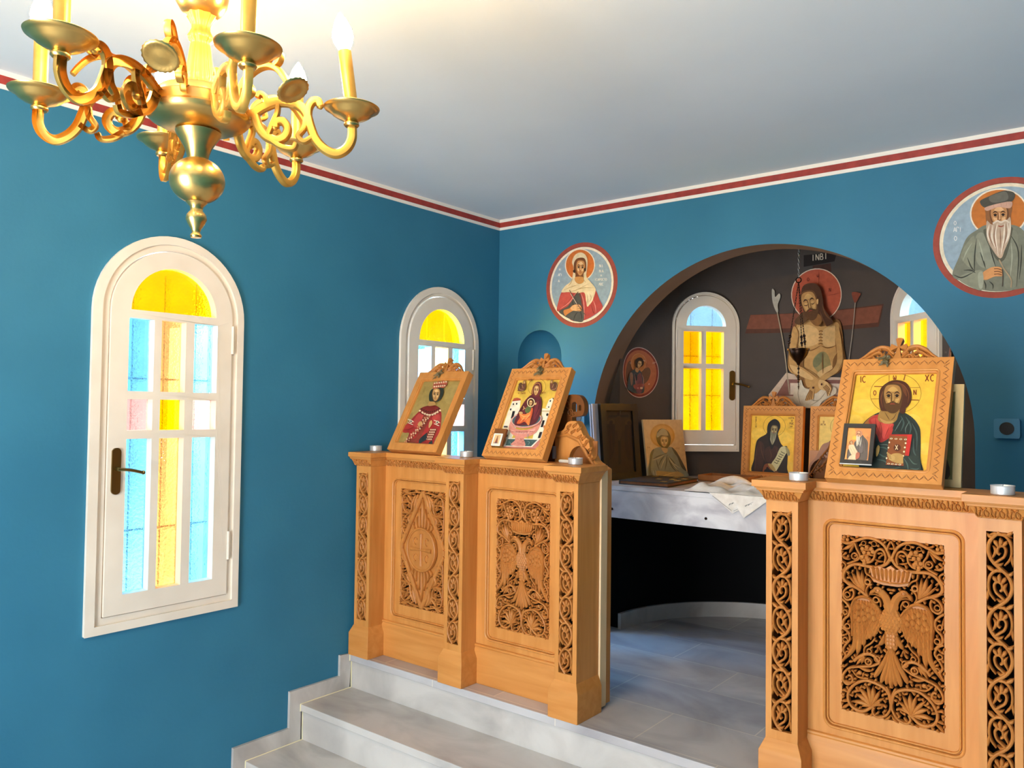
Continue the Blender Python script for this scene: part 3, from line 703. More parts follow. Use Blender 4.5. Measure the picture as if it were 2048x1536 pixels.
def post_fret():
    """running vine in the slot of a post: local x across (slot 0.061 wide), z from the slot foot"""
    mb = MB(); fr = lambda a, b, d=0: Vector((a, -d, b)); p = 0.0937; a = 0.0262
    for k in range(7):
        s = 1 if k % 2 else -1; zc = p*(k + .5)
        P = lambda u, t, s=s, zc=zc: (s*u*a, zc + t*p, 0)
        R = lambda pts, w, d1=.008, d0=-.006: mb.ribbon(cr([P(*q) for q in pts], 5), [x*1.15 for x in w] if hasattr(w, '__len__') else w*1.15, fr, d0, d1, .0018)
        Lf = lambda pts, w, d1=.008: mb.leaf([P(*q)[:2] for q in pts], w*1.25, fr, -.005, d1, .0016)
        R([(0, -.5), (.62, -.32), (.98, -.08), (.94, .16), (.55, .36), (0, .5)], .0085)
        R([(.15, .44), (-.4, .42), (-.86, .26), (-1.0, 0), (-.84, -.22), (-.4, -.40)], [.0078]*6 + [.0072]*6 + [.006]*6 + [.005]*6 + [.004]*2)
        Lf([(-.4, .40), (-.8, .47), (-1.12, .56)], .0085); Lf([(.5, .38), (.85, .36), (1.12, .46)], .0075)
        Lf([(-.92, -.05), (-1.05, -.25), (-1.08, -.42)], .006)
        R([(.42, -.36), (.1, -.28), (-.35, -.16), (-.5, .02), (-.25, .13), (.12, .08), (.2, -.06), (0, -.12)], .0062)
        Lf([(-.2, .1), (-.45, .2), (-.62, .28)], .008); Lf([(0, .1), (-.08, .24), (-.02, .36)], .008); Lf([(.1, .08), (.35, .2), (.5, .28)], .008)
        Lf([(.62, -.22), (.35, -.02), (.62, .12)], .007); Lf([(.3, -.35), (.02, -.40), (-.3, -.33)], .006)
    for s in (-1, 1): mb.leaf([(0, .6555 - .006), (s*.012, .6555 - .004), (s*.028, .6555 - .012)], .008, fr, -.005, .008, .0016)
    return mb

FRET = None; EAGLE = None; EAGLE_B = None
def instance(o, parent, loc, scale=None):
    c = o.copy(); COL.objects.link(c); c.parent = parent; c.location = Vector(loc) - parent.location
    if scale: c.scale = scale
    return c

def roundrect(x0, x1, z0, z1, r, n=6):
    out = []
    for cx, cz, a0 in ((x1-r, z0+r, -pi/2), (x1-r, z1-r, 0), (x0+r, z1-r, pi/2), (x0+r, z0+r, pi)):
        out += [(cx + r*math.cos(a0 + pi/2*k/n), cz + r*math.sin(a0 + pi/2*k/n)) for k in range(n+1)]
    return out

def band(x0, x1, yb, parent_mb, z0=0.853):
    """row of carved leaf arches on the sloping cove under a cornice"""
    o = Vector((0, yb, z0)); v = Vector((0, -0.020, 0.035)).normalized(); fr = frame(o, (1, 0, 0), v)
    n = max(1, round((x1-x0)/0.037)); st_ = (x1-x0)/n
    for k in range(n):
        c = x0 + st_*(k+.5)
        for s in (1, -1):
            q = [(c + s*(.0088 - .0088*math.cos(t)*1.0), .018 + .0145*math.sin(t)) for t in [(-1.0 + 0.28*i) for i in range(12)]]
            q = [(c + s*(.0092 + .0088*math.cos(t)), .019 + .0145*math.sin(t)) for t in [pi*0.55 + 0.30*i for i in range(15)]]
            parent_mb.ribbon(q, .0036, fr, -.001, .0045, .0008)
            parent_mb.leaf([(c + s*.0092, .008), (c + s*.010, .018), (c + s*.006, .027)], .006, fr, -.001, .0045, .0008, 3)
        parent_mb.leaf([(c - st_/2, .036), (c - st_/2, .026), (c - st_/2, .012)], .0065, fr, -.001, .004, .0008, 3)

POSTY, RAILY = -1.03, -0.94
def make_post(root, xc, xmin=-9, hw=0.0485):
    global FRET
    x0, x1 = xc - hw, xc + hw
    mb = MB()
    # shaft: hollow front with a slot
    fr = FXZ(POSTY)
    mb.plate([[(x0, .135), (x1, .135), (x1, .853), (x0, .853)], [(xc-.0305, .163), (xc+.0305, .163), (xc+.0305, .820), (xc-.0305, .820)]], -0.016, 0, fr)
    mb.box(x0, x0 + .014, POSTY + .016, -.885, .135, .853); mb.box(x1 - .014, x1, POSTY + .016, -.885, .135, .853); mb.box(x0 + .014, x1 - .014, -.90, -.885, .135, .853)
    po = build('post', mb, M['wood'], root, bevel=.0018)
    mb = MB(); mb.stack(x0, x1, POSTY, -.885, [(0.0, .0165), (.100, .0165), (.106, .0135), (.128, .004), (.1365, .0)], xmin=xmin); build('plinth', mb, M['wood_h'], po, bevel=.0012)
    mb = MB(); mb.stack(x0, x1, POSTY, -.885, [(.853, .001), (.884, .019), (.884, .0225), (.8905, .0235), (.8905, .027), (.895, .028), (.895, .034), (.9155, .034)], xmin=xmin); build('capital', mb, M['wood_h'], po, bevel=.001)
    mb = MB(); band(x0 - .004, x1 + .004, POSTY - .002, mb); build('carved_band', mb, M['carve'], po)
    mb = MB(); mb.box(x0 + .015, x1 - .015, -.965, -.960, .14, .85); build('shade_backing_board', mb, M['shade_backing'], po)  # dark sheet painted as the shade inside the hollow post
    if FRET is None: FRET = build('fretwork', post_fret(), M['carve'], po, loc=Vector((xc, POSTY + .006, .1635)) - root.location)
    else: instance(FRET, po, (0, 0, 0)).location = Vector((xc, POSTY + .006, .1635)) - root.location
    return po

def make_bay(root, x0, x1, kind):
    """panel, base and rail between two posts"""
    global EAGLE, EAGLE_B
    fr = FXZ(RAILY); xc = (x0 + x1)/2; sc = min(1.0, (x1-x0 - .196)/PW)
    f0, f1 = x0 + .046, x1 - .046
    mb = MB(); mb.plate([[(x0, .13), (x1, .13), (x1, .853), (x0, .853)], roundrect(f0, f1, .178, .802, .03)], -.02, 0, fr); pf = build('panel_frame', mb, M['wood'], root, bevel=.0015)
    mb = MB(); rr = roundrect(f0 + .003, f1 - .003, .181, .799, .028); mb.ribbon(rr, .010, fr, -.012, .0022, .002, closed=True)
    rr = roundrect(f0 + .012, f1 - .012, .190, .790, .022); mb.ribbon(rr, .006, fr, -.012, -.002, .001, closed=True); build('bead_moulding', mb, M['wood'], pf)
    w = PW*sc
    mb = MB(); mb.plate([[(f0 - .005, .17), (f1 + .005, .17), (f1 + .005, .81), (f0 - .005, .81)], [(xc - w/2, .238), (xc + w/2, .238), (xc + w/2, .756), (xc - w/2, .756)]], -.026, -.009, fr)
    pn = build('panel', mb, M['wood'], root, bevel=.001)
    mb = MB(); mb.box(x0, x1, -.895, -.887, .02, .85); build('shade_backing_board', mb, M['shade_backing'], root)  # dark sheet behind the carving, shade put into its colour
    loc = (xc, RAILY + .013, .238)
    if kind == 'eagle':
        if EAGLE is None:
            a, b = eagle_panel()
            EAGLE = build('vine_carving', a, M['carve'], pn, loc=Vector(loc) - root.location); EAGLE_B = build('two_headed_bird', b, M['carve'], pn, loc=Vector(loc) - root.location)
        else:
            for o in (EAGLE, EAGLE_B): c = instance(o, pn, (0, 0, 0), (sc, 1, 1)); c.location = Vector(loc) - root.location
        if sc < 1 and EAGLE.parent == pn: EAGLE.scale = (sc, 1, 1); EAGLE_B.scale = (sc, 1, 1)
    else:
        a, b = cross_panel()
        for nm, m_ in (('leaf_carving', a), ('cross_medallion', b)):
            o = build(nm, m_, M['carve'], pn, loc=Vector(loc) - root.location); o.scale = (sc, 1, 1)
    mb = MB(); mb.stack(x0, x1, RAILY, -.885, [(0, .012), (.128, .012), (.134, .010), (.146, .006), (.150, .009), (.156, .007), (.159, 0)], sl=0, sr=0); build('base_board', mb, M['wood_h'], root, bevel=.001)
    mb = MB(); mb.stack(x0, x1, RAILY, -.875, [(.853, .001), (.884, .016), (.884, .019), (.8905, .020), (.8905, .024), (.895, .025), (.895, .031), (.9150, .031)], sl=0, sr=0); top = build('top_shelf', mb, M['wood_h'], root, bevel=.001)
    mb = MB(); band(x0 + .01, x1 - .01, RAILY - .002, mb); build('carved_band', mb, M['carve'], top)

def make_leaf(root, x0, x1, yf, crest, hinge_x, shaded=False):
    """folded-back gate leaf behind a screen"""
    fr = FXZ(yf); w = M['wood_gloss_shade'] if shaded else M['wood']  # shade behind the screen is put into the darker leaf colour
    xs = sorted((x0, x1))
    mb = MB(); a, b = xs; cx = (a+b)/2
    cc = crest(a, b); loop = [(a, .012), (b, .012)] + [(q.x, q.y) for q in cr([(p[0], p[1], 0) for p in cc], 4)]
    hole = [(cx - .05, .80), (cx + .05, .80), (cx + .05, .93)] + [(cx + .05*math.cos(t), .93 + .05*math.sin(t)) for t in [pi*k/12 for k in range(1, 12)]] + [(cx - .05, .93)]
    mb.plate([loop, hole], -.042, 0, fr); lf = build('gate_leaf', mb, w, root, bevel=.0015); 
    mb = MB(); mb.fbox(fr, cx - .06, cx + .06, .78, 1.0, -.036, -.030); build('painted_panel', mb, M['wood_dark'], lf)
    return lf, fr

# ---- left screen
SL = empty('altar_screen', (0.63, -0.95, 0.0)); tag(SL, 'left carved wooden screen with a cross panel and a two-headed bird panel', 'altar screen')
for xc in (0.0735, 0.633, 1.190): make_post(SL, xc, xmin=0.004)
make_bay(SL, 0.122, 0.5845, 'cross'); make_bay(SL, 0.6815, 1.1415, 'eagle')
def crest_l(a, b): return [(b, .895), (b - .03, .912), (b - .052, .928), (b - .071, .966), (b - .082, 1.006), (b - .103, 1.020), (b - .125, 1.058), (b - .144, 1.076), (b - .18, 1.070), (b - .2, 1.04), (a, 1.03)]
def crest_l2(a, b): return [(b, .99), (b - .005, 1.09), (b + .045, 1.10), (b + .052, 1.144), (b + .028, 1.177), (b - .02, 1.18), (b - .06, 1.16), (b - .10, 1.19), (a, 1.16)]
lf, fr = make_leaf(SL, 1.000, 1.2385, -0.8420, crest_l, 1.2385)
mb = MB()
for k, (x, z) in enumerate(((1.19, .935), (1.172, .97), (1.158, 1.0), (1.14, 1.012), (1.118, 1.045), (1.098, 1.06), (1.07, 1.055), (1.165, .945), (1.145, .985), (1.12, 1.015), (1.09, 1.035), (1.06, 1.035))):
    mb.leaf([(x - .012, z - .008), (x, z + .002), (x + .008, z + .010)], .010, fr, -.001, .006, .002, 3)
    mb.ribbon([(x - .006 + .007*math.cos(t), z - .004 + .007*math.sin(t)) for t in [0.5*i for i in range(10)]], .0028, fr, -.001, .005, .001)
build('crest_carving', mb, M['carve'], lf)
mb = MB(); mb.box(1.2385, 1.2465, -.884, -.842, .012, .895); build('hinge_stile', mb, M['pale_wood'], lf)
mb = MB(); mb.ribbon([(1.232, .90), (1.19, .90), (1.15, .95), (1.115, 1.0), (1.06, 1.02), (1.0, 1.015)], .014, fr, -.001, .006, .002); build('arch_moulding', mb, M['carve'], lf)
mb = MB(); mb.fbox(fr, .996, 1.006, .925, .975, .0, .012); mb.tube([fr(1.001, .925, .012), fr(1.001, .975, .012)], .005, 8); build('hinge', mb, M['iron'], lf)
mb = MB(); f2 = FXZ(-.790); c2 = crest_l2(.82, 1.05); c2 = c2[:1] + [(q.x, q.y) for q in cr([(p[0], p[1], 0) for p in c2[1:-1]], 5)] + c2[-1:]
mb.plate([[(.82, .02), (1.05, .02)] + c2, arch_loop(1.055, .012, 1.113, 1.14, 6)[::-1], arch_loop(1.082, .006, 1.117, 1.135, 6)], -.03, 0, f2)
l2 = build('gate_leaf', mb, M['wood_gloss_shade'], SL, bevel=.0015)  # rear leaf coloured darker for the shade it stands in
mb = MB()
for x, z in ((1.04, 1.11), (1.02, 1.14), (1.0, 1.12)): mb.ribbon([(x + .012*math.cos(t), z + .012*math.sin(t)) for t in [0.5*i for i in range(11)]], .005, f2, -.001, .006, .001)
mb.ribbon([(1.055, 1.10), (1.03, 1.125), (1.0, 1.13), (.98, 1.11)], .006, f2, -.001, .005, .001); build('crest_carving', mb, M['wood_gloss_shade'], l2)

# ---- right screen
SR = empty('altar_screen', (2.54, -0.95, 0.0)); tag(SR, 'right carved wooden screen nearest the camera with one bird panel in view', 'altar screen')
for xc in (1.980, 2.547, 3.083): make_post(SR, xc)
make_bay(SR, 2.0285, 2.4985, 'eagle'); make_bay(SR, 2.5955, 3.0345, 'cross')
mb = MB()
def crest_r(a, b): return [(b, 1.10), (b - .05, 1.12), (b - .09, 1.08), (b - .105, 1.035), (b - .13, 1.02), (b - .15, .98), (b - .17, .955), (b - .18, .91), (a, .895)]
lf, fr = make_leaf(SR, 1.932, 2.17, -0.8420, crest_r, 1.932, True)
mb = MB()
for x, z in ((2.005, .93), (2.02, .955), (2.035, .985), (2.05, 1.0), (2.065, 1.035), (2.03, .945), (2.045, .965)):
    mb.ribbon([(x + .006 + .006*math.cos(t), z - .006 + .006*math.sin(t)) for t in [0.5*i for i in range(10)]], .003, fr, -.001, .005, .001)
mb.ribbon([(2.0, .92), (2.02, .95), (2.04, .985), (2.06, 1.01), (2.072, 1.04)], .005, fr, -.001, .004, .001); mb.ribbon([(2.02, .935), (2.045, .955), (2.06, .98)], .005, fr, -.001, .004, .001)
build('crest_carving', mb, M['wood_gloss_shade'], lf)

# ================================================================== painting kit (flat pictures, drawn as stacked paint shapes)
GL_ = {  # brush-letter strokes in a unit box
 'I': [[(.5,0),(.5,1)]], 'C': [[(.9,.9),(.5,1),(.1,.7),(.1,.3),(.5,0),(.9,.12)]], 'X': [[(.05,1),(.95,0)],[(.95,1),(.05,0)]],
 'O': [[(.5,1),(.1,.7),(.1,.3),(.5,0),(.9,.3),(.9,.7),(.5,1)]], 'w': [[(.12,.85),(0,.45),(.12,.06),(.35,.06),(.5,.55)],[(.5,.55),(.65,.06),(.88,.06),(1,.45),(.88,.85)]],
 'N': [[(.1,0),(.1,1)],[(.1,1),(.9,0)],[(.9,0),(.9,1)]], 'B': [[(.15,0),(.15,1)],[(.15,1),(.7,.95),(.7,.6),(.15,.52)],[(.15,.52),(.85,.45),(.8,.05),(.15,0)]],
 'A': [[(.05,0),(.5,1),(.95,0)],[(.2,.35),(.8,.35)]], 'G': [[(.15,0),(.15,1),(.85,1),(.85,.8)]], 'H': [[(.1,0),(.1,1)],[(.9,0),(.9,1)],[(.1,.5),(.9,.5)]],
 'P': [[(.15,0),(.15,1),(.75,.95),(.8,.6),(.15,.5)]], 'E': [[(.9,.95),(.2,.9),(.1,.5),(.2,.1),(.9,.05)],[(.1,.5),(.7,.5)]], 'S': [[(.9,.9),(.5,1),(.1,.7),(.1,.3),(.5,0),(.9,.12)]],
 'T': [[(.5,0),(.5,1)],[(.05,1),(.95,1)]], 'L': [[(.05,0),(.5,1),(.95,0)]], 'M': [[(.05,0),(.15,1),(.5,.4),(.85,1),(.95,0)]], 'D': [[(.05,0),(.5,1),(.95,0),(.05,0)]],
 'o': [[(.5,.8),(.15,.5),(.5,.1),(.85,.5),(.5,.8)]], '.': [[(.45,.05),(.55,.05)]], '~': [[(0,1.25),(.3,1.45),(.6,1.25),(1,1.42)]], 'Y': [[(.5,0),(.5,.5),(.05,1)],[(.5,.5),(.95,1)]],
 'Z': [[(.1,1),(.9,1),(.1,0),(.9,0)]]}
class Art:
    def __init__(s, quad, w, h, bx=0, by=0):
        s.f = homography(quad, w, h); s.w = w; s.h = h; s.items = []
    def poly(s, pts, col): s.items.append(([s.f(*p) for p in pts], lin(col)))
    def blob(s, pts, col, n=5): s.poly([(q.x, q.y) for q in cr([(p[0], p[1], 0) for p in pts], n, True)], col)
    def ell(s, cx, cy, rx, ry, col, rot=0, n=36):
        c, q = math.cos(rot), math.sin(rot)
        s.poly([(cx + rx*math.cos(t)*c - ry*math.sin(t)*q, cy + rx*math.cos(t)*q + ry*math.sin(t)*c) for t in [2*pi*k/n for k in range(n)]], col)
    def line(s, pts, w, col, taper=False, closed=False, n=5):
        p = cr([(q[0], q[1], 0) for q in pts], n, closed) if len(pts) > 2 else [Vector((q[0], q[1], 0)) for q in pts]
        N = len(p); L = []; Rr = []
        for i in range(N):
            a = p[(i-1) % N] if closed else p[max(i-1, 0)]; b = p[(i+1) % N] if closed else p[min(i+1, N-1)]
            t = b - a; t = t.normalized() if t.length > 1e-6 else Vector((1, 0, 0)); nn = Vector((-t.y, t.x, 0))
            ww = w/2 * (max(.15, math.sin(pi*(i/(N-1)*.86 + .07))) if taper else 1)
            L.append(p[i] + nn*ww); Rr.append(p[i] - nn*ww)
        rng = range(N) if closed else range(N - 1)
        for i in rng: j = (i+1) % N; s.items.append(([s.f(q.x, q.y) for q in (L[i], L[j], Rr[j], Rr[i])], lin(col), 1))
        s.items.append(None)
    def circ(s, cx, cy, rx, ry, w, col): s.line([(cx + rx*math.cos(2*pi*k/40), cy + ry*math.sin(2*pi*k/40)) for k in range(40)], w, col, closed=True, n=1)
    def text(s, x, y, sz, st, col, w=None, dx=0.8, vert=False, slope=0.0):
        w = w or sz*.14
        for i, ch in enumerate(st):
            if ch == ' ' or ch not in GL_: continue
            ox = x + (0 if vert else i*sz*dx); oy = y + (i*sz*1.25 if vert else i*sz*dx*slope)
            if ch == '~': ox -= sz*dx
            for stv in GL_[ch]: s.line([(ox + q[0]*sz*.62, oy + (1-q[1])*sz) for q in stv], w, col, n=3)
    def face(s, cx, cy, w, h, skin='#C99B62', dark='#7A4A22', rot=0.0, beard=None, hair=None, light='#E6C48C', long_beard=0, ln=None, shut=False):
        """long-nosed painted face; w, h are half sizes"""
        c, q = math.cos(rot), math.sin(rot); P = lambda a, b: (cx + a*w*c - b*h*q, cy + a*w*q + b*h*c); ln = ln or '#3A2010'
        if hair: s.blob([P(-1.25, .2), P(-1.3, -.5), P(-.8, -1.25), P(0, -1.4), P(.8, -1.25), P(1.3, -.5), P(1.25, .25), P(1.0, .8), P(-1.0, .8)], hair)
        s.blob([P(-.98, -.3), P(-.75, -.95), P(0, -1.12), P(.75, -.95), P(.98, -.3), P(.86, .35), P(.5, .85), P(0, 1.08), P(-.5, .85), P(-.86, .35)], dark)
        s.blob([P(-.85, -.3), P(-.65, -.86), P(-.05, -1.0), P(.6, -.86), P(.82, -.3), P(.66, .35), P(.36, .78), P(0, .95), P(-.38, .78), P(-.68, .35)], skin)
        s.blob([P(-.5, -.55), P(0, -.86), P(.5, -.55), P(.1, -.45), P(-.1, -.45)], light)
        s.blob([P(-.62, .1), P(-.4, 0), P(-.22, .2), P(-.3, .42), P(-.5, .35)], light); s.blob([P(.62, .1), P(.4, 0), P(.24, .2), P(.32, .42), P(.5, .35)], light)
        if beard:
            if long_beard: s.blob([P(-.85, .2), P(-.5, .45), P(0, .38), P(.5, .45), P(.85, .2), P(.8, .9), P(.5, 1.2+long_beard*.6), P(.1, 1.2+long_beard), P(-.2, 1.2+long_beard*.95), P(-.6, 1.2+long_beard*.5), P(-.85, .9)], beard)
            else: s.blob([P(-.92, .1), P(-.7, .45), P(-.35, .42), P(0, .36), P(.35, .42), P(.7, .45), P(.92, .1), P(.78, .75), P(.4, 1.15), P(0, 1.25), P(-.4, 1.15), P(-.78, .75)], beard)
        for a in (-1, 1):
            s.line([P(a*.66, -.28), P(a*.4, -.42), P(a*.14, -.3)], h*.10, ln, True)
            if shut: s.blob([P(a*.62, -.08), P(a*.4, -.2), P(a*.18, -.07), P(a*.4, .04)], light); s.line([P(a*.64, -.06), P(a*.4, .04), P(a*.16, -.04)], h*.07, ln, True); continue
            s.blob([P(a*.62, -.1), P(a*.4, -.2), P(a*.18, -.09), P(a*.4, -.01)], light); s.ell(*P(a*.4, -.10), w*.15, h*.085, '#1C0F08')
            s.line([P(a*.66, -.1), P(a*.4, -.22), P(a*.16, -.1)], h*.07, ln, True); s.line([P(a*.56, .02), P(a*.4, .06), P(a*.22, .02)], h*.045, dark, True)
        s.line([P(-.12, -.3), P(-.1, .0), P(-.13, .28), P(.02, .34), P(.15, .28)], h*.065, dark); s.line([P(.03, -.3), P(.03, .26)], h*.09, light)
        s.line([P(-.26, .54), P(0, .5), P(.26, .54)], h*.10, '#8E3A28', True); s.line([P(-.2, .66), P(0, .68), P(.2, .66)], h*.05, dark, True)
        if beard and not long_beard: s.line([P(-.45, .56), P(-.2, .42), P(0, .43), P(.2, .42), P(.45, .56)], h*.09, beard)
    def folds(s, ls, w, col):
        for l in ls: s.line(l, w, col, True)
    def build(s, name, fn, parent, m, d0=0.0004, step=0.00006, maxe=None, dim=1.0):
        mb = MB(); d = d0
        if maxe: step = .00014
        for it in s.items:
            if it is None: d += step; continue
            pts, col = it[0], tuple(x*dim for x in it[1][:3]) + (1.0,)
            if len(it) == 3 and not maxe:
                if area2(pts) < 0: pts = pts[::-1]
                mb.add([fn(p[0], p[1], d) for p in pts], [(0, 1, 2, 3)], 0, col); continue
            if area2(pts) < 0: pts = pts[::-1]
            tr = tessellate_polygon([[Vector((p[0], p[1], 0)) for p in pts]]); V = list(pts); F = []
            for t in tr:
                a, b, c = (V[i] for i in t)
                F.append(tuple(t) if (b[0]-a[0])*(c[1]-a[1]) - (b[1]-a[1])*(c[0]-a[0]) > 0 else (t[0], t[2], t[1]))
            if maxe:                                            # split so that paint follows the curved wall
                cache = {}
                def mid(i, j):
                    k = (min(i, j), max(i, j))
                    if k not in cache: V.append(((V[i][0]+V[j][0])/2, (V[i][1]+V[j][1])/2)); cache[k] = len(V) - 1
                    return cache[k]
                def ln(i, j): return abs(V[i][0]-V[j][0])
                for _ in range(12):
                    new = []; ch = False
                    for t in F:
                        es = [(k, (k+1) % 3) for k in range(3)]; lg = [ln(t[a], t[b]) > maxe for a, b in es]
                        if not any(lg): new.append(t); continue
                        ch = True; cnt = sum(lg)
                        if cnt == 3:
                            a, b, c = t; x, y, z = mid(a, b), mid(b, c), mid(c, a); new += [(a, x, z), (x, b, y), (z, y, c), (x, y, z)]
                        elif cnt == 1:
                            k = lg.index(True); a, b, c = t[k], t[(k+1) % 3], t[(k+2) % 3]; x = mid(a, b); new += [(a, x, c), (x, b, c)]
                        else:
                            k = lg.index(False); a, b, c = t[k], t[(k+1) % 3], t[(k+2) % 3]; x, y = mid(b, c), mid(c, a); new += [(a, b, x), (a, x, y), (y, x, c)]
                    F = new
                    if not ch: break
            mb.add([fn(p[0], p[1], d) for p in V], F, 0, col); d += step
        return build(name, mb, m, parent, smooth=0)

# ---------------------------------------------------------------- pictures
def art_bearded_man():
    A = Art([(338, 362), (1190, 362), (1088, 1352), (176, 1292)], .249, .333); g = '#E9B83C'
    A.poly([(338, 362), (1190, 362), (1088, 1352), (176, 1292)], g)
    for (x, y, r) in ((900, 820, 60), (420, 680, 70), (1060, 1100, 60), (330, 820, 60)): A.ell(x, y, r*1.6, r, '#EABF4A')
    A.circ(748, 565, 253, 190, 4, '#7A5418')
    for a, b, w in (((683, 388), (683, 450), 5), ((845, 380), (828, 440), 11), ((535, 492), (632, 496), 9), ((500, 612), (590, 612), 5), ((893, 510), (988, 510), 4), ((888, 626), (980, 630), 9)): A.line([a, b], w, '#8A4A1C')
    A.text(385, 395, 58, 'IC~', '#7A2A14', 9, .55); A.text(725, 385, 46, 'w', '#7A2A14', 8, 1.9); A.text(1040, 392, 60, 'XC~', '#7A2A14', 9, .85); A.text(527, 532, 46, 'O', '#8A3A18', 8, 1.3); A.text(925, 532, 48, 'N', '#8A3A18', 8)
    A.blob([(395, 905), (440, 830), (520, 770), (640, 728), (790, 735), (900, 785), (975, 870), (998, 960), (998, 1200), (996, 1349), (560, 1322), (400, 1310), (360, 1100)], '#26302B')
    A.blob([(405, 900), (450, 830), (530, 770), (600, 800), (560, 880), (520, 930), (430, 930)], '#A8672A')
    A.blob([(480, 815), (560, 765), (640, 770), (690, 850), (730, 860), (700, 970), (640, 1020), (590, 1030), (560, 960), (510, 890)], '#B3342B'); A.blob([(600, 850), (720, 855), (680, 900), (650, 980), (620, 990)], '#CE4A3E')
    A.blob([(500, 820), (560, 800), (590, 860), (560, 900)], '#C7443A')
    A.folds([[(545, 790), (560, 880), (600, 960)], [(600, 850), (610, 930), (600, 1010)], [(690, 870), (660, 940), (640, 990)]], 7, '#7C1E1A')
    A.blob([(620, 700), (740, 740), (800, 700), (790, 780), (720, 850), (640, 850), (570, 810)], '#9A7338'); A.folds([[(640, 740), (670, 790), (690, 820)], [(760, 750), (730, 800), (700, 820)]], 8, '#5E3E18'); A.blob([(590, 800), (660, 830), (730, 830), (700, 850), (630, 850)], '#BC9150')
    A.blob([(790, 740), (850, 770), (930, 850), (975, 950), (960, 1100), (880, 1060), (760, 930), (720, 900), (760, 820)], '#1D2724')
    A.folds([[(800, 780), (830, 850), (800, 930)], [(850, 790), (900, 880), (890, 960)], [(910, 850), (960, 960), (960, 1120)], [(930, 1000), (930, 1120), (960, 1180)]], 16, '#3E4E49')
    A.folds([[(820, 800), (770, 880), (740, 930)], [(890, 830), (850, 900), (850, 950)]], 9, '#5A6A64')
    A.folds([[(560, 1080), (640, 1090), (700, 1130)], [(560, 1130), (620, 1170), (660, 1180)], [(560, 1200), (640, 1220), (660, 1260)], [(560, 1290), (700, 1300), (800, 1280)], [(840, 1190), (880, 1260), (960, 1290)], [(870, 1180), (940, 1220), (985, 1220)]], 14, '#3F544C')
    A.folds([[(570, 1060), (660, 1060), (690, 1090)], [(850, 1210), (900, 1300), (980, 1320)]], 6, '#6C7C72')
    # hair and face
    A.blob([(600, 720), (582, 620), (600, 520), (680, 455), (760, 440), (850, 465), (900, 540), (902, 640), (850, 710), (790, 700), (740, 740), (650, 735)], '#4A2412'); A.blob([(640, 560), (690, 480), (760, 460), (840, 500), (860, 600), (800, 520), (720, 510)], '#6A3A1C')
    A.blob([(800, 700), (850, 690), (835, 760), (790, 745)], '#4A2412')
    A.folds([[(620, 700), (605, 610), (640, 520), (720, 470)], [(870, 660), (880, 580), (840, 500), (770, 460)]], 7, '#7C4A26')
    A.face(722, 605, 104, 122, '#A0743C', '#4E3216', .02, '#553618', None, '#BE9450')
    # book and hands
    A.poly([(690, 962), (915, 965), (885, 1170), (830, 1270), (652, 1258)], '#B22A20'); A.poly([(690, 972), (880, 985), (835, 1268), (652, 1256)], '#8A4A22'); A.poly([(870, 968), (916, 966), (885, 1172), (846, 1168)], '#C62E26')
    for i in range(4):
        for (x, y) in ((695 + i*48, 1003 + i*4), (668 + i*38, 1248 + i*4)): A.ell(x + 12, y, 14, 7, '#EAD9B0'); A.ell(x + 12, y, 6, 4, '#3A1A10')
        A.ell(688 - i*9, 1040 + i*52, 8, 9, '#EAD9B0'); A.ell(852 - i*8, 1050 + i*42, 9, 9, '#EAD9B0')
    A.ell(768, 1095, 36, 34, '#5A2A14'); A.text(748, 1070, 44, 'X', '#EAD0A0', 7, 1)
    A.blob([(690, 1190), (720, 1155), (790, 1150), (830, 1180), (835, 1240), (790, 1250), (710, 1225)], '#B98F4E')
    for i in range(4): A.line([(665 + i*6, 1160 + i*20 - 20), (700 + i*4, 1175 + i*15 - 8), (745, 1190 + i*6)], 15, '#C59C5A'); A.line([(665 + i*6, 1152 + i*20 - 20), (700 + i*4, 1167 + i*15 - 8)], 4, '#6E4A20')
    A.blob([(575, 1070), (592, 1085), (585, 1140), (560, 1180), (555, 1110)], '#B98F4E')
    A.blob([(830, 1190), (900, 1180), (990, 1190), (996, 1349), (860, 1330)], '#26332E'); A.folds([[(835, 1200), (870, 1260), (880, 1330)], [(880, 1190), (930, 1250), (970, 1260)], [(900, 1300), (960, 1310), (990, 1300)]], 12, '#4A5E56')
    return A
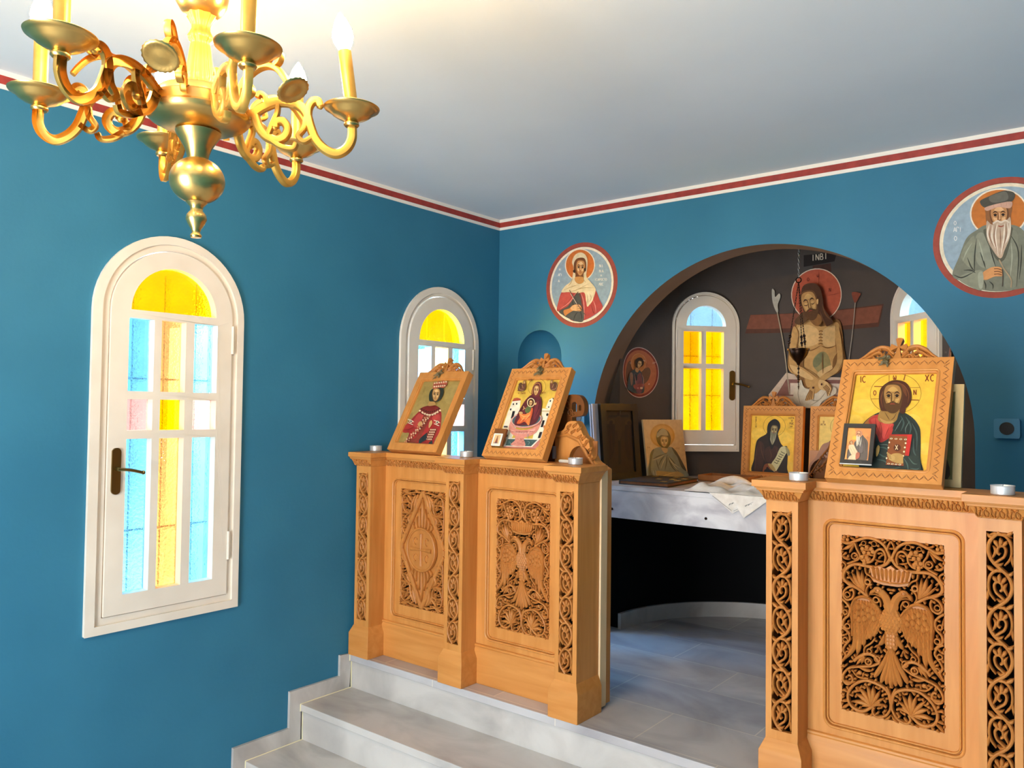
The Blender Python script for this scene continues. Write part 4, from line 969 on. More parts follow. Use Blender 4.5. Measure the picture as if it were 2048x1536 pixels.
def art_crowned_woman():
    q = [(610, 398), (1125, 398), (808, 1313), (238, 1283)]; A = Art(q, .262, .340)
    A.poly(q, '#A08648')
    for (x, y) in ((960, 600), (560, 800), (800, 500)): A.ell(x, y, 90, 130, '#A88E50', .4)
    for y in range(5): A.line([(1045 - y*4, 470 + y*16), (1075 - y*4, 474 + y*16)], 5, '#7A6A30'); A.line([(610 - y*4, 500 + y*16), (632 - y*4, 502 + y*16)], 5, '#7A6A30')
    red = '#A8322C'
    A.blob([(330, 1100), (345, 1040), (420, 960), (540, 830), (620, 780), (760, 760), (825, 820), (835, 900), (820, 1090), (770, 1190), (720, 1305), (640, 1305), (370, 1290), (420, 1130), (360, 1118)], red)
    A.blob([(470, 960), (560, 840), (610, 900), (560, 1000), (500, 1040)], '#BC453C'); A.blob([(720, 900), (800, 860), (820, 960), (740, 1000)], '#BC453C')
    A.blob([(560, 1200), (680, 1100), (700, 1160), (560, 1270)], '#2A3434'); A.blob([(675, 1270), (722, 1225), (722, 1303)], '#2A3434')
    # jewelled collar and scarf
    A.blob([(550, 800), (640, 750), (760, 745), (830, 800), (800, 850), (700, 885), (590, 865)], '#7C2A22')
    A.blob([(600, 890), (690, 880), (660, 980), (600, 1120), (540, 1230), (420, 1290), (355, 1288), (400, 1210), (500, 1190), (560, 1060)], '#8A3A2A'); A.blob([(680, 1080), (780, 1060), (760, 1150), (700, 1240), (650, 1180)], '#8A3A2A')
    random.seed(5)
    for i in range(9): t = i/8; A.ell(560 + 260*t, 812 + 60*math.sin(pi*t) , 13, 13, '#E8C9A0'); A.ell(585 + 220*t, 790 + 40*math.sin(pi*t), 8, 8, '#2E2414'); A.ell(600 + 190*t, 845 + 36*math.sin(pi*t) - 20*t, 10, 10, '#E2BE96')
    for i in range(12):
        t = i/11; x = 655 - 290*t**1.15; y = 900 + 375*t
        for k in (-28, 0, 28): A.ell(x + k + random.uniform(-4, 4), y + random.uniform(-6, 6) - k*.3, 11, 11, '#E0B890' if (i + k) % 2 else '#C98A5E')
        A.ell(x + 14, y + 16, 6, 6, '#3A1A12')
    for i in range(5):
        for k in (-26, 0, 26): A.ell(740 + k - i*12, 1080 + i*34, 11, 11, '#E0B890')
    for (x, y, r) in ((455, 965, -.5), (795, 980, .5)): A.line([(x - 45, y - 30), (x + 10, y - 10), (x + 36, y + 10)], 9, '#E8D8B8'); A.line([(x - 40, y + 18), (x, y + 36), (x + 26, y + 48)], 9, '#E8D8B8'); A.ell(x, y, 18, 22, '#E8D8B8', r); A.ell(x, y, 9, 12, '#2A1A10', r)
    A.blob([(545, 1000), (575, 965), (600, 985), (580, 1030), (550, 1030)], '#C79A5E'); A.blob([(690, 990), (720, 950), (730, 1000), (690, 1060)], '#C79A5E'); A.folds([[(340, 1090), (420, 1080), (500, 1040)], [(430, 1140), (420, 1200), (400, 1260)], [(560, 1290), (640, 1240), (690, 1200)]], 9, '#74201C')
    # head
    A.blob([(700, 690), (740, 690), (770, 740), (700, 760), (670, 745)], '#B98A4E'); A.blob([(690, 690), (688, 600), (730, 535), (840, 525), (866, 560), (850, 640), (800, 700), (730, 700)], '#2E3226')
    A.face(772, 615, 52, 82, '#C39356', '#6E4622', .12, None, None, '#DDB87C')
    A.blob([(735, 535), (742, 470), (735, 455), (775, 460), (800, 440), (830, 455), (860, 430), (880, 455), (915, 455), (880, 520), (800, 525)], '#B8573A')
    for i in range(6): A.ell(752 + i*26, 510 - i*2, 10, 10, '#EACFA8'); A.ell(756 + i*28, 468 - i*3, 9, 10, '#EACFA8'); A.ell(765 + i*24, 490, 6, 6, '#4A1E14')
    return A
def art_fountain():
    q = [(545, 398), (1118, 398), (868, 1345), (180, 1300)]; A = Art(q, .249, .333)
    A.poly(q, '#D8B146'); P = A.poly
    cream = '#E9DCC0'
    P([(300, 1100), (420, 780), (480, 655), (590, 640), (560, 900), (470, 1130)], cream); P([(478, 655), (500, 620), (545, 612), (590, 625), (590, 645)], '#A84A34'); P([(350, 985), (415, 975), (470, 1150), (290, 1150)], '#EADBB8'); P([(360, 965), (412, 968), (410, 990), (355, 988)], '#3E3A38')
    P([(875, 745), (1000, 760), (890, 1150), (760, 1150), (800, 950), (870, 900)], cream); P([(920, 740), (960, 640), (1005, 620), (1050, 660), (1010, 770)], cream); P([(1000, 620), (1055, 630), (1040, 665), (1020, 655)], '#2E2A2A'); P([(865, 770), (1000, 770), (995, 795), (870, 790)], '#C9B48C'); P([(905, 970), (945, 960), (910, 1010)], '#B5602E')
    for (x, y, a, b) in ((495, 690, 9, 12), (538, 686, 9, 13), (458, 755, 10, 14), (375, 1020, 10, 12), (340, 1018, 8, 10), (978, 658, 9, 12), (1026, 692, 8, 12), (962, 732, 8, 10), (950, 826, 15, 18), (340, 1100, 12, 14)): A.ell(x, y, a, b, '#241E1E', .3)
    P([(485, 775), (518, 778), (490, 870), (458, 870)], '#1E1A1C'); P([(892, 900), (922, 900), (900, 990), (868, 990)], '#1E1A1C'); P([(860, 1055), (897, 1055), (870, 1140), (835, 1140)], '#2A2022'); A.ell(388, 1100, 22, 22, '#6A4A2A')
    # basin
    P([(400, 1135), (868, 1155), (760, 1270), (345, 1255)], '#E9DDC8'); P([(410, 1150), (835, 1165), (745, 1258), (375, 1245)], '#3E5654')
    A.folds([[(430, 1190), (450, 1210), (440, 1235)], [(680, 1180), (720, 1200), (700, 1240)], [(740, 1180), (780, 1200)]], 7, '#7E948E')
    P([(345, 1258), (760, 1272), (868, 1158), (868, 1230), (780, 1340), (335, 1312)], '#C77A68'); P([(340, 1285), (765, 1300), (780, 1338), (335, 1312)], '#CF8876'); A.text(400, 1300, 22, 'ZwOD O XOS', '#EED8C0', 4, .85, slope=.05)
    A.blob([(520, 1120), (650, 1125), (640, 1160), (655, 1255), (455, 1240), (515, 1170)], '#D58C78'); A.blob([(430, 1000), (465, 900), (480, 960), (560, 1020), (700, 1020), (820, 960), (880, 880), (850, 1000), (790, 1080), (680, 1125), (560, 1125), (470, 1080)], '#D78C78'); A.blob([(430, 1010), (520, 1040), (660, 1050), (800, 1010), (740, 1070), (560, 1080)], '#E2A592')
    random.seed(3)
    for i in range(40): x = random.uniform(500, 640); y = random.uniform(1150, 1240); A.line([(x, y), (x + 10, y - 6), (x + 18, y)], 3, '#B5665A')
    for i in range(50): x = random.uniform(470, 790); A.line([(x, 1050 + random.uniform(-5, 40)), (x + 12, 1056), (x + 18, 1050)], 3, '#B5665A')
    A.ell(680, 905, 212, 108, '#C77C6A', -.1); A.ell(682, 900, 205, 98, '#E6AF9C', -.1); A.ell(682, 900, 194, 90, '#46585A', -.1)
    for s_, x, y in ((1, 470, 1120), (1, 710, 1120)): A.line([(x, y - 30), (x - 4, y + 10), (x - 6, y + 40)], 6, '#8FA49E')
    # seated mother and child
    A.blob([(520, 965), (560, 830), (640, 690), (700, 620), (760, 590), (850, 610), (880, 700), (860, 860), (790, 960), (650, 975)], '#5A2226'); A.blob([(560, 900), (640, 760), (690, 720), (640, 880), (570, 960)], '#6E2C30'); A.blob([(800, 700), (850, 680), (840, 820), (780, 900)], '#6E2C30')
    A.folds([[(700, 620), (760, 650), (800, 640)], [(640, 720), (600, 800), (570, 860)], [(850, 640), (840, 760), (800, 860)]], 9, '#3A1416'); A.line([(640, 730), (655, 755), (690, 760)], 8, '#C79A5A')
    A.circ(808, 505, 112, 96, 4, '#7A5E20'); A.blob([(745, 590), (755, 500), (800, 450), (850, 455), (870, 520), (850, 590), (800, 620)], '#6A2A28')
    A.face(803, 545, 36, 56, '#C79A5E', '#6E4622', .12, None, None, '#E0BC84'); A.line([(760, 585), (757, 510), (800, 465), (845, 475), (858, 540)], 7, '#C08A48')
    A.blob([(555, 945), (600, 870), (590, 820), (700, 830), (740, 760), (770, 760), (760, 840), (720, 960), (660, 930), (600, 955)], '#C9582E'); A.blob([(590, 825), (660, 840), (740, 790), (720, 860), (630, 900)], '#E0803E'); A.blob([(690, 900), (740, 880), (725, 975), (690, 950)], '#D97A3A')
    A.folds([[(600, 940), (640, 890), (660, 860)], [(660, 920), (710, 860), (740, 830)], [(600, 830), (650, 860), (720, 850)]], 7, '#F0B870')
    A.blob([(665, 790), (690, 740), (745, 730), (740, 790), (700, 820)], '#5E6A3A'); A.circ(742, 688, 46, 50, 10, '#F0D69A'); A.blob([(712, 720), (708, 670), (740, 645), (772, 670), (768, 710)], '#4A2A14'); A.face(740, 696, 22, 32, '#D6A86A', '#8A5A2A', .1)
    A.line([(640, 780), (655, 760), (650, 735)], 10, '#C79A5E'); A.blob([(585, 815), (610, 800), (640, 815), (620, 835)], '#C79A5E'); A.blob([(790, 705), (815, 690), (818, 710), (800, 722)], '#D6A86A')
    # two small winged figures, tiny letters
    for x, sx in ((625, 1), (1025, -1)):
        W_ = lambda a, b: (x + a*sx, b)
        A.blob([W_(-40, 470), W_(0, 460), W_(10, 520), W_(-50, 540)], '#5A3A22'); A.blob([W_(-60, 545), W_(-20, 520), W_(10, 470), W_(45, 460), W_(40, 530), W_(0, 555)], '#6A3E2C'); A.ell(x + 28*sx, 452, 17, 20, '#8A6030'); A.ell(x + 30*sx, 455, 10, 13, '#C79A5E'); A.line([W_(-45, 480), W_(-30, 530), W_(20, 545)], 6, '#A8845A'); A.line([W_(0, 480), W_(15, 520)], 6, '#B5905E')
    A.text(705, 420, 24, 'MHP', '#8A4A1E', 4, .7); A.text(935, 420, 24, 'OY', '#8A4A1E', 4, .7); A.text(580, 568, 20, 'H ZwOD', '#8A4A1E', 4, .8); A.text(875, 568, 20, 'PHGH', '#8A4A1E', 4, .7)
    return A
def art_hooded_monk():
    q = [(272, 528), (862, 538), (838, 1352), (242, 1318)]; A = Art(q, .249, .333)
    A.poly(q, '#EDB93A')
    for (x, y) in ((700, 850), (380, 800), (760, 1250)): A.ell(x, y, 100, 80, '#F0C24A')
    A.circ(575, 690, 140, 138, 4, '#8A6420')
    A.text(335, 565, 24, 'OAGIO', '#6A3A12', 5, 1, vert=True); A.text(750, 570, 28, 'IEPA', '#6A3A12', 5, .7); A.text(790, 608, 24, 'O', '#6A3A12', 5); A.text(770, 645, 26, 'POS', '#6A3A12', 5, .7); A.text(770, 688, 16, 'TwN', '#6A3A12', 3, .8); A.line([(755, 716), (845, 718)], 4, '#8A5A1E')
    dk = '#21120D'
    A.blob([(313, 1322), (320, 1130), (345, 920), (390, 850), (480, 790), (490, 690), (520, 630), (585, 596), (640, 640), (652, 710), (620, 780), (650, 900), (690, 960), (745, 980), (742, 1240), (718, 1345)], dk)
    A.blob([(380, 900), (450, 960), (440, 1180), (400, 1300), (330, 1300), (340, 1100)], '#3A1E16'); A.blob([(470, 990), (600, 960), (640, 1060), (560, 1190), (470, 1150)], '#3A1C12'); A.folds([[(400, 900), (420, 1050), (470, 1180)], [(520, 1000), (540, 1090), (520, 1160)], [(360, 950), (340, 1120), (330, 1290)], [(600, 980), (620, 1080), (590, 1130)]], 9, '#54301F')
    A.blob([(487, 790), (490, 690), (520, 630), (585, 597), (640, 640), (652, 710), (630, 770), (560, 990), (520, 960)], '#120B0A')
    A.face(575, 750, 48, 66, '#8A7648', '#4A3A20', .12, '#77735A', None, '#B09A66', 1.7); A.folds([[(540, 810), (530, 870), (550, 930)], [(575, 820), (570, 890), (560, 940)], [(600, 800), (590, 860), (570, 910)]], 7, '#A8A48A')
    A.blob([(655, 985), (715, 965), (760, 1010), (778, 1080), (745, 1080), (735, 1050), (610, 1290), (565, 1290), (540, 1210), (600, 1110)], '#C9BF8E'); A.blob([(720, 965), (765, 1010), (778, 1082), (745, 1075)], '#9A8E62')
    for i in range(6): A.line([(655 - i*17 + 10, 1035 + i*28), (690 - i*17 + 14, 1058 + i*28)], 9, '#4A4228'); A.line([(690 - i*17 + 10, 1052 + i*26), (705 - i*17 + 10, 1062 + i*26)], 8, '#4A4228')
    A.blob([(455, 1215), (520, 1195), (560, 1240), (600, 1290), (540, 1290), (490, 1240), (460, 1320), (430, 1325)], '#7A3E1E'); A.blob([(500, 1205), (550, 1205), (600, 1285), (560, 1290)], '#A88A50')
    A.blob([(585, 1300), (625, 1300), (640, 1340), (580, 1338)], '#6A3A1C'); A.blob([(465, 1275), (560, 1290), (590, 1340), (465, 1332)], '#0C0B12')
    return A
def art_brown_robe():
    q = [(1120, 540), (1710, 550), (1686, 1364), (1090, 1330)]; A = Art(q, .249, .333)
    A.poly(q, '#E4BE62'); A.circ(1395, 690, 138, 136, 4, '#8A6420'); A.text(1175, 615, 24, 'O', '#6A3A12', 5); A.text(1148, 648, 24, 'AGA', '#6A3A12', 5, .85)
    A.blob([(1095, 1325), (1110, 1150), (1180, 980), (1270, 880), (1340, 800), (1460, 800), (1560, 900), (1640, 1060), (1680, 1355)], '#4A2412'); A.folds([[(1240, 920), (1200, 1080), (1170, 1300)], [(1300, 900), (1300, 1100), (1260, 1300)], [(1480, 880), (1520, 1080), (1540, 1300)], [(1380, 960), (1400, 1100), (1390, 1300)]], 12, '#6A3A20')
    A.face(1395, 720, 56, 76, '#A8823F', '#5A3A1A', -.05, '#6E5A3A', '#4A3016', '#D0A866', .9); A.blob([(1330, 1080), (1400, 1050), (1470, 1080), (1480, 1240), (1320, 1230)], '#8A4A22')
    return A
def art_board_saint():
    q = [(80, 88), (912, 92), (1030, 1380), (208, 1500)]; A = Art(q, .262, .305)
    A.poly(q, '#BFA074'); A.ell(505, 470, 262, 280, '#A87A36'); A.ell(505, 470, 225, 240, '#B58A48'); A.text(180, 740, 40, 'OA', '#8A7044', 7, .9); A.text(760, 735, 36, 'IOYS', '#8A7044', 6, .85)
    A.blob([(205, 1495), (225, 1100), (250, 900), (330, 790), (470, 735), (640, 720), (740, 770), (860, 950), (1000, 1250), (1025, 1380), (700, 1430)], '#66706E'); A.blob([(205, 1495), (215, 1200), (250, 900), (330, 790), (300, 930), (270, 1100), (260, 1300), (310, 1490)], '#26323E'); A.blob([(700, 730), (800, 830), (930, 1080), (1000, 1260), (900, 1180), (820, 960), (760, 870)], '#222A30')
    A.folds([[(570, 900), (420, 960), (300, 1040)], [(560, 930), (480, 1050), (430, 1180)], [(590, 940), (600, 1060), (560, 1280)], [(600, 920), (720, 1050), (800, 1180)], [(620, 960), (680, 1100), (850, 1290)], [(640, 1060), (720, 1200), (800, 1290)], [(380, 1050), (400, 1160), (440, 1290)]], 24, '#2C3434')
    A.folds([[(560, 910), (430, 1000), (290, 1060)], [(620, 940), (740, 1110), (870, 1200)], [(580, 960), (520, 1100), (470, 1260)], [(640, 1000), (760, 1180), (830, 1260)]], 18, '#9A9A86')
    A.blob([(380, 560), (385, 440), (420, 350), (500, 300), (600, 340), (660, 430), (685, 560), (650, 700), (580, 780), (500, 750), (420, 670)], '#2A221C'); A.blob([(385, 500), (400, 400), (500, 305), (590, 345), (640, 440), (600, 470), (480, 460), (420, 510)], '#8E8A72'); A.folds([[(400, 410), (440, 340), (470, 330)], [(610, 370), (640, 450), (650, 520)]], 22, '#2A2A2A')
    A.face(545, 610, 92, 126, '#A58C62', '#5A4A30', .06, None, None, '#C4AC80'); A.folds([[(430, 560), (460, 680), (560, 760)], [(660, 560), (650, 680), (580, 770)], [(510, 780), (560, 880), (600, 870)]], 20, '#2E241C')
    A.blob([(480, 760), (600, 770), (610, 840), (570, 880), (520, 850)], '#A08A6A')
    A.blob([(370, 1320), (520, 1310), (700, 1310), (840, 1290), (940, 1380), (620, 1440), (420, 1480), (360, 1440)], '#8C7A56'); A.folds([[(420, 1480), (560, 1400), (760, 1310)], [(500, 1440), (600, 1420), (720, 1400)]], 18, '#B49A66'); A.folds([[(300, 1300), (320, 1400), (330, 1480)], [(350, 1300), (370, 1400), (360, 1470)]], 14, '#96A0A0')
    return A
def art_old_crucifixion():
    q = [(150, 262), (625, 280), (640, 1380), (330, 1380)]; A = Art(q, .17, .30)
    A.poly(q, '#4A3414'); A.blob([(240, 290), (560, 290), (560, 700), (300, 700)], '#5A4218')
    A.poly([(385, 320), (430, 320), (470, 1280), (440, 1280)], '#2E1C0C'); A.poly([(225, 385), (580, 380), (580, 440), (225, 445)], '#2E1C0C'); A.ell(395, 350, 24, 36, '#3A1C10')
    A.blob([(365, 440), (450, 440), (470, 700), (450, 900), (420, 900), (390, 700)], '#5E431C')
    for x, y in ((285, 560), (580, 580)): A.ell(x, y, 62, 82, '#6E5220'); A.ell(x, y + 5, 30, 50, '#3A2010'); A.blob([(x - 70, y + 90), (x, y + 50), (x + 70, y + 90), (x + 80, y + 600), (x - 40, y + 600)], '#3A2012')
    A.folds([[(290, 700), (320, 900), (350, 1100)], [(560, 700), (570, 900), (580, 1100)]], 14, '#54300F')
    return A
def art_elder_child():
    q = [(345, 290), (1112, 305), (975, 1300), (195, 1255)]; A = Art(q, .066, .100)
    A.poly(q, '#D98B4E'); A.blob([(360, 330), (560, 320), (560, 620), (420, 660), (300, 800)], '#E2A254'); A.ell(545, 590, 80, 60, '#EDB848')
    A.blob([(520, 760), (620, 640), (780, 500), (860, 570), (965, 700), (965, 900), (900, 1290), (560, 1270), (640, 1060), (560, 900)], '#5E544E'); A.blob([(650, 800), (780, 760), (800, 1000), (650, 1040)], '#6E625E'); A.folds([[(820, 580), (900, 750), (900, 1000)], [(640, 720), (660, 900), (650, 1040)], [(800, 900), (800, 1040), (760, 1060)]], 16, '#3E3632')
    A.blob([(290, 1010), (340, 930), (420, 1080), (350, 1210), (275, 1200)], '#6A5E58')
    A.blob([(360, 810), (500, 800), (560, 910), (620, 1020), (600, 1120), (470, 1120), (400, 1060), (340, 900)], '#E0C49A'); A.blob([(400, 1120), (590, 1130), (540, 1270), (330, 1250), (310, 1220)], '#E8CBA0'); A.folds([[(380, 850), (420, 950), (480, 1080)], [(440, 840), (500, 940), (560, 1060)]], 10, '#B8946A')
    A.ell(425, 735, 68, 58, '#A5653A', -.2); A.face(440, 745, 42, 46, '#DDA878', '#A5653A', -.2)
    A.blob([(590, 480), (600, 410), (690, 372), (780, 400), (805, 480), (760, 560), (640, 600), (610, 560)], '#C98862'); A.face(680, 500, 72, 104, '#CF8E66', '#94562E', .18, '#CFC0A4', None, '#E0AC84', 2.2); A.folds([[(640, 640), (660, 740), (700, 840)], [(720, 600), (720, 740), (730, 870)], [(770, 580), (760, 700), (740, 820)]], 16, '#EADFC8')
    A.blob([(590, 1060), (700, 1050), (690, 1180), (600, 1250), (560, 1220)], '#B5664E'); A.ell(965, 590, 26, 40, '#C9824E'); A.poly([(285, 920), (320, 920), (270, 1250), (200, 1250)], '#DDA05A')
    return A
def art_card():
    A = Art([(0, 0), (100, 0), (100, 130), (0, 130)], .036, .046); A.poly([(0, 0), (100, 0), (100, 130), (0, 130)], '#E8D9C0'); A.poly([(10, 8), (90, 8), (90, 112), (10, 112)], '#E6BE84')
    A.blob([(35, 108), (40, 60), (50, 40), (62, 60), (68, 108)], '#8A4A34'); A.ell(50, 34, 9, 11, '#A8663C'); A.line([(20, 108), (80, 108)], 6, '#3A3A5A'); return A
def art_veiled_woman():
    A = Art([(243, 254), (1290, 104), (1279, 1396), (230, 1462)], .445, .445); E_ = A.ell
    def disc(r, col): A.items.append(([(.2225 + r*math.cos(2*pi*k/72), .2225 + r*math.sin(2*pi*k/72)) for k in range(72)], lin(col)))
    disc(.2215, '#9A4638'); disc(.1995, '#2A2622'); disc(.198, '#EBD8BC'); disc(.186, '#93A2AA')
    A.ell(732, 512, 220, 238, '#E9D5B8', .1); A.ell(732, 512, 206, 224, '#CB6A28', .1)
    A.text(425, 560, 34, 'H', '#E2D8C4', 6); A.text(412, 640, 34, 'AGI', '#E2D8C4', 6, .55); A.text(412, 730, 34, 'A', '#E2D8C4', 6)
    A.text(1015, 505, 40, 'NI', '#E2D8C4', 7, .8); A.text(1015, 582, 40, 'NA', '#E2D8C4', 7, .95); A.text(1035, 652, 28, 'H', '#E2D8C4', 5); A.text(945, 710, 34, 'ISAPOSTO', '#E2D8C4', 5, .68, slope=-.02); A.text(1010, 775, 36, 'LOS', '#E2D8C4', 6, .62)
    A.blob([(395, 1165), (430, 1010), (470, 905), (560, 820), (700, 800), (900, 800), (970, 890), (1020, 1020), (1065, 1140), (950, 1240), (800, 1320), (640, 1335), (540, 1270), (430, 1200)], '#B0403A')
    A.blob([(430, 1190), (560, 1110), (640, 1000), (720, 910), (770, 1050), (790, 1320), (680, 1340), (580, 1300), (490, 1250)], '#4A4848'); A.folds([[(620, 1040), (640, 1120), (600, 1200)], [(700, 1200), (660, 1260), (640, 1330)], [(740, 1180), (760, 1260), (760, 1320)]], 14, '#2C2A2C')
    A.blob([(480, 930), (640, 900), (560, 1040), (440, 1150), (410, 1130)], '#BC4C44'); A.folds([[(440, 1160), (580, 1060), (680, 920)], [(750, 920), (790, 1060), (800, 1300)], [(930, 1030), (960, 1120), (970, 1220)]], 12, '#DB8A7E'); A.folds([[(720, 920), (760, 1040), (770, 1180)], [(900, 1100), (930, 1200), (950, 1230)]], 10, '#7E2622')
    A.blob([(465, 910), (520, 820), (610, 740), (640, 560), (620, 470), (660, 370), (740, 330), (810, 360), (845, 440), (840, 560), (830, 680), (880, 750), (960, 850), (960, 910), (930, 1000), (880, 1090), (830, 1060), (800, 920), (700, 925), (560, 910)], '#E0C79E')
    A.blob([(840, 920), (920, 900), (930, 1010), (880, 1090), (840, 1120), (830, 1010)], '#E6D0AA')
    A.blob([(645, 600), (650, 480), (700, 415), (790, 410), (825, 470), (825, 590), (790, 640), (780, 760), (720, 790), (665, 745), (670, 650)], '#6E3C1C'); A.blob([(670, 690), (780, 690), (790, 760), (730, 790), (665, 750)], '#C98A4A')
    A.folds([[(500, 880), (620, 830), (720, 800)], [(560, 910), (680, 880), (860, 790)], [(650, 890), (780, 850), (950, 850)], [(630, 700), (600, 780), (560, 820)], [(800, 640), (790, 720), (820, 770)], [(880, 930), (900, 1000), (870, 1060)], [(840, 940), (850, 1030), (850, 1100)]], 8, '#A8875A')
    A.face(745, 560, 74, 112, '#C98A50', '#7E4A22', .06, None, None, '#E2B684'); A.ell(655, 605, 18, 24, '#2E1C10'); A.ell(810, 580, 15, 22, '#2E1C10')
    A.blob([(500, 1180), (580, 1150), (640, 1100), (720, 1090), (760, 1130), (750, 1190), (650, 1180), (560, 1230), (520, 1255)], '#C97E42'); A.blob([(600, 1150), (640, 1105), (720, 1095), (750, 1135), (740, 1185), (640, 1180)], '#DDA874')
    for i in range(3): A.line([(690, 1115 + i*28), (730, 1125 + i*26), (755, 1150 + i*20)], 8, '#7E4A22')
    A.line([(585, 880), (700, 1080), (820, 1250)], 10, '#5A4A44'); A.line([(600, 930), (690, 1080)], 6, '#D8C8B8'); A.line([(640, 990), (715, 905)], 10, '#5A3A30')
    return A
def art_old_man():
    k = 208/1141
    A = Art([(137, 190), (1688, -38), (1700, 1352), (141, 1454)], .453, .453)
    def disc(r, col): A.items.append(([(.2265 + r*math.cos(2*pi*j/72), .2265 + r*math.sin(2*pi*j/72)) for j in range(72)], lin(col)))
    disc(.2255, '#9E4838'); disc(.2040, '#2A2622'); disc(.2028, '#E6D6B8'); disc(.190, '#96A8B2')
    A.ell(865, 470, 318, 268, '#E9D9C0', -.12); A.ell(865, 470, 302, 252, '#C4722F', -.12)
    A.text(372, 560, 44, 'O', '#DAD8D0', 7); A.text(368, 630, 48, 'AGI', '#DAD8D0', 7, .62); A.text(375, 725, 50, 'O', '#DAD8D0', 7)
    A.blob([(355, 1150), (430, 950), (510, 750), (620, 660), (740, 600), (1000, 600), (1120, 650), (1240, 800), (1350, 1050), (1300, 1240), (900, 1330), (620, 1300), (450, 1220)], '#7A7A68')
    A.blob([(420, 1190), (560, 1120), (690, 1110), (690, 1310), (560, 1285)], '#8C8C76'); A.blob([(610, 740), (690, 690), (760, 830), (830, 1050), (720, 1080), (620, 1000)], '#8E8E7A'); A.blob([(450, 950), (530, 780), (600, 740), (590, 1000), (560, 1080)], '#8A8A74'); A.blob([(960, 700), (1060, 680), (1080, 900), (1060, 1250), (930, 1280), (900, 960)], '#82826E')
    A.folds([[(620, 750), (600, 950), (600, 1120)], [(370, 1150), (460, 1180), (590, 1120)], [(520, 960), (560, 1060), (600, 1110)], [(480, 1100), (560, 1100), (610, 1130)], [(660, 900), (700, 1010), (720, 1080)], [(760, 830), (800, 960), (830, 1060)], [(700, 1210), (720, 1260), (720, 1310)], [(990, 700), (1080, 900), (1060, 1280)], [(1115, 820), (1110, 1000), (1090, 1200)], [(760, 1220), (800, 1260), (800, 1310)]], 15, '#3C3C32')
    A.folds([[(640, 760), (680, 900), (700, 1000)], [(1000, 800), (1010, 960), (990, 1180)], [(470, 1000), (510, 900), (570, 800)]], 12, '#A6A690')
    A.blob([(700, 690), (740, 640), (990, 620), (1010, 700), (940, 960), (860, 1000), (780, 880)], '#5A5848')
    A.blob([(735, 600), (720, 480), (740, 420), (990, 390), (1000, 500), (980, 620), (900, 680), (800, 680)], '#8A5A34')
    A.face(870, 510, 108, 128, '#BE8450', '#6E4426', -.04, None, None, '#E0AE7C')
    A.blob([(735, 560), (790, 600), (860, 560), (940, 560), (990, 520), (1000, 640), (980, 760), (930, 880), (900, 960), (860, 960), (800, 880), (745, 780), (730, 680)], '#BFA48A')
    A.folds([[(760, 600), (740, 700), (770, 800)], [(800, 610), (790, 740), (830, 860)], [(850, 590), (830, 720), (860, 940)], [(960, 580), (970, 700), (920, 840)], [(930, 590), (920, 740), (890, 930)], [(990, 560), (985, 680), (950, 800)]], 16, '#E6D6C0')
    A.folds([[(780, 600), (765, 720), (800, 830)], [(830, 600), (815, 740), (850, 900)], [(945, 590), (945, 730), (905, 890)], [(880, 640), (885, 760), (880, 860)]], 10, '#8A5E44'); A.line([(800, 590), (850, 560), (890, 575), (940, 555), (980, 580)], 18, '#DCCAB4'); A.line([(860, 615), (890, 622), (920, 612)], 12, '#9A4A34')
    A.blob([(660, 345), (760, 290), (880, 240), (960, 230), (1042, 262), (1005, 350), (860, 370), (715, 415)], '#4E4A40'); A.blob([(760, 300), (880, 250), (950, 245), (960, 330), (800, 360)], '#6A665A'); A.blob([(715, 415), (860, 370), (1005, 350), (990, 420), (860, 410), (740, 450)], '#C79C86'); A.folds([[(810, 385), (815, 420)], [(890, 365), (892, 405)], [(950, 358), (948, 400)]], 7, '#6A4A3A')
    A.blob([(690, 1130), (760, 1080), (820, 1062), (890, 1070), (905, 1110), (900, 1165), (820, 1170), (740, 1205), (690, 1195)], '#D2925A')
    for j in range(3): A.line([(815, 1085 + j*30), (860, 1085 + j*28), (900, 1100 + j*26)], 9, '#6E3E20')
    A.blob([(685, 1120), (700, 1200), (690, 1290), (650, 1290), (640, 1140)], '#A2A28C'); A.line([(870, 985), (920, 1080), (1000, 1200), (1000, 1290)], 14, '#A89070'); A.line([(905, 1090), (912, 1180), (905, 1280)], 10, '#4A3A2E')
    return A
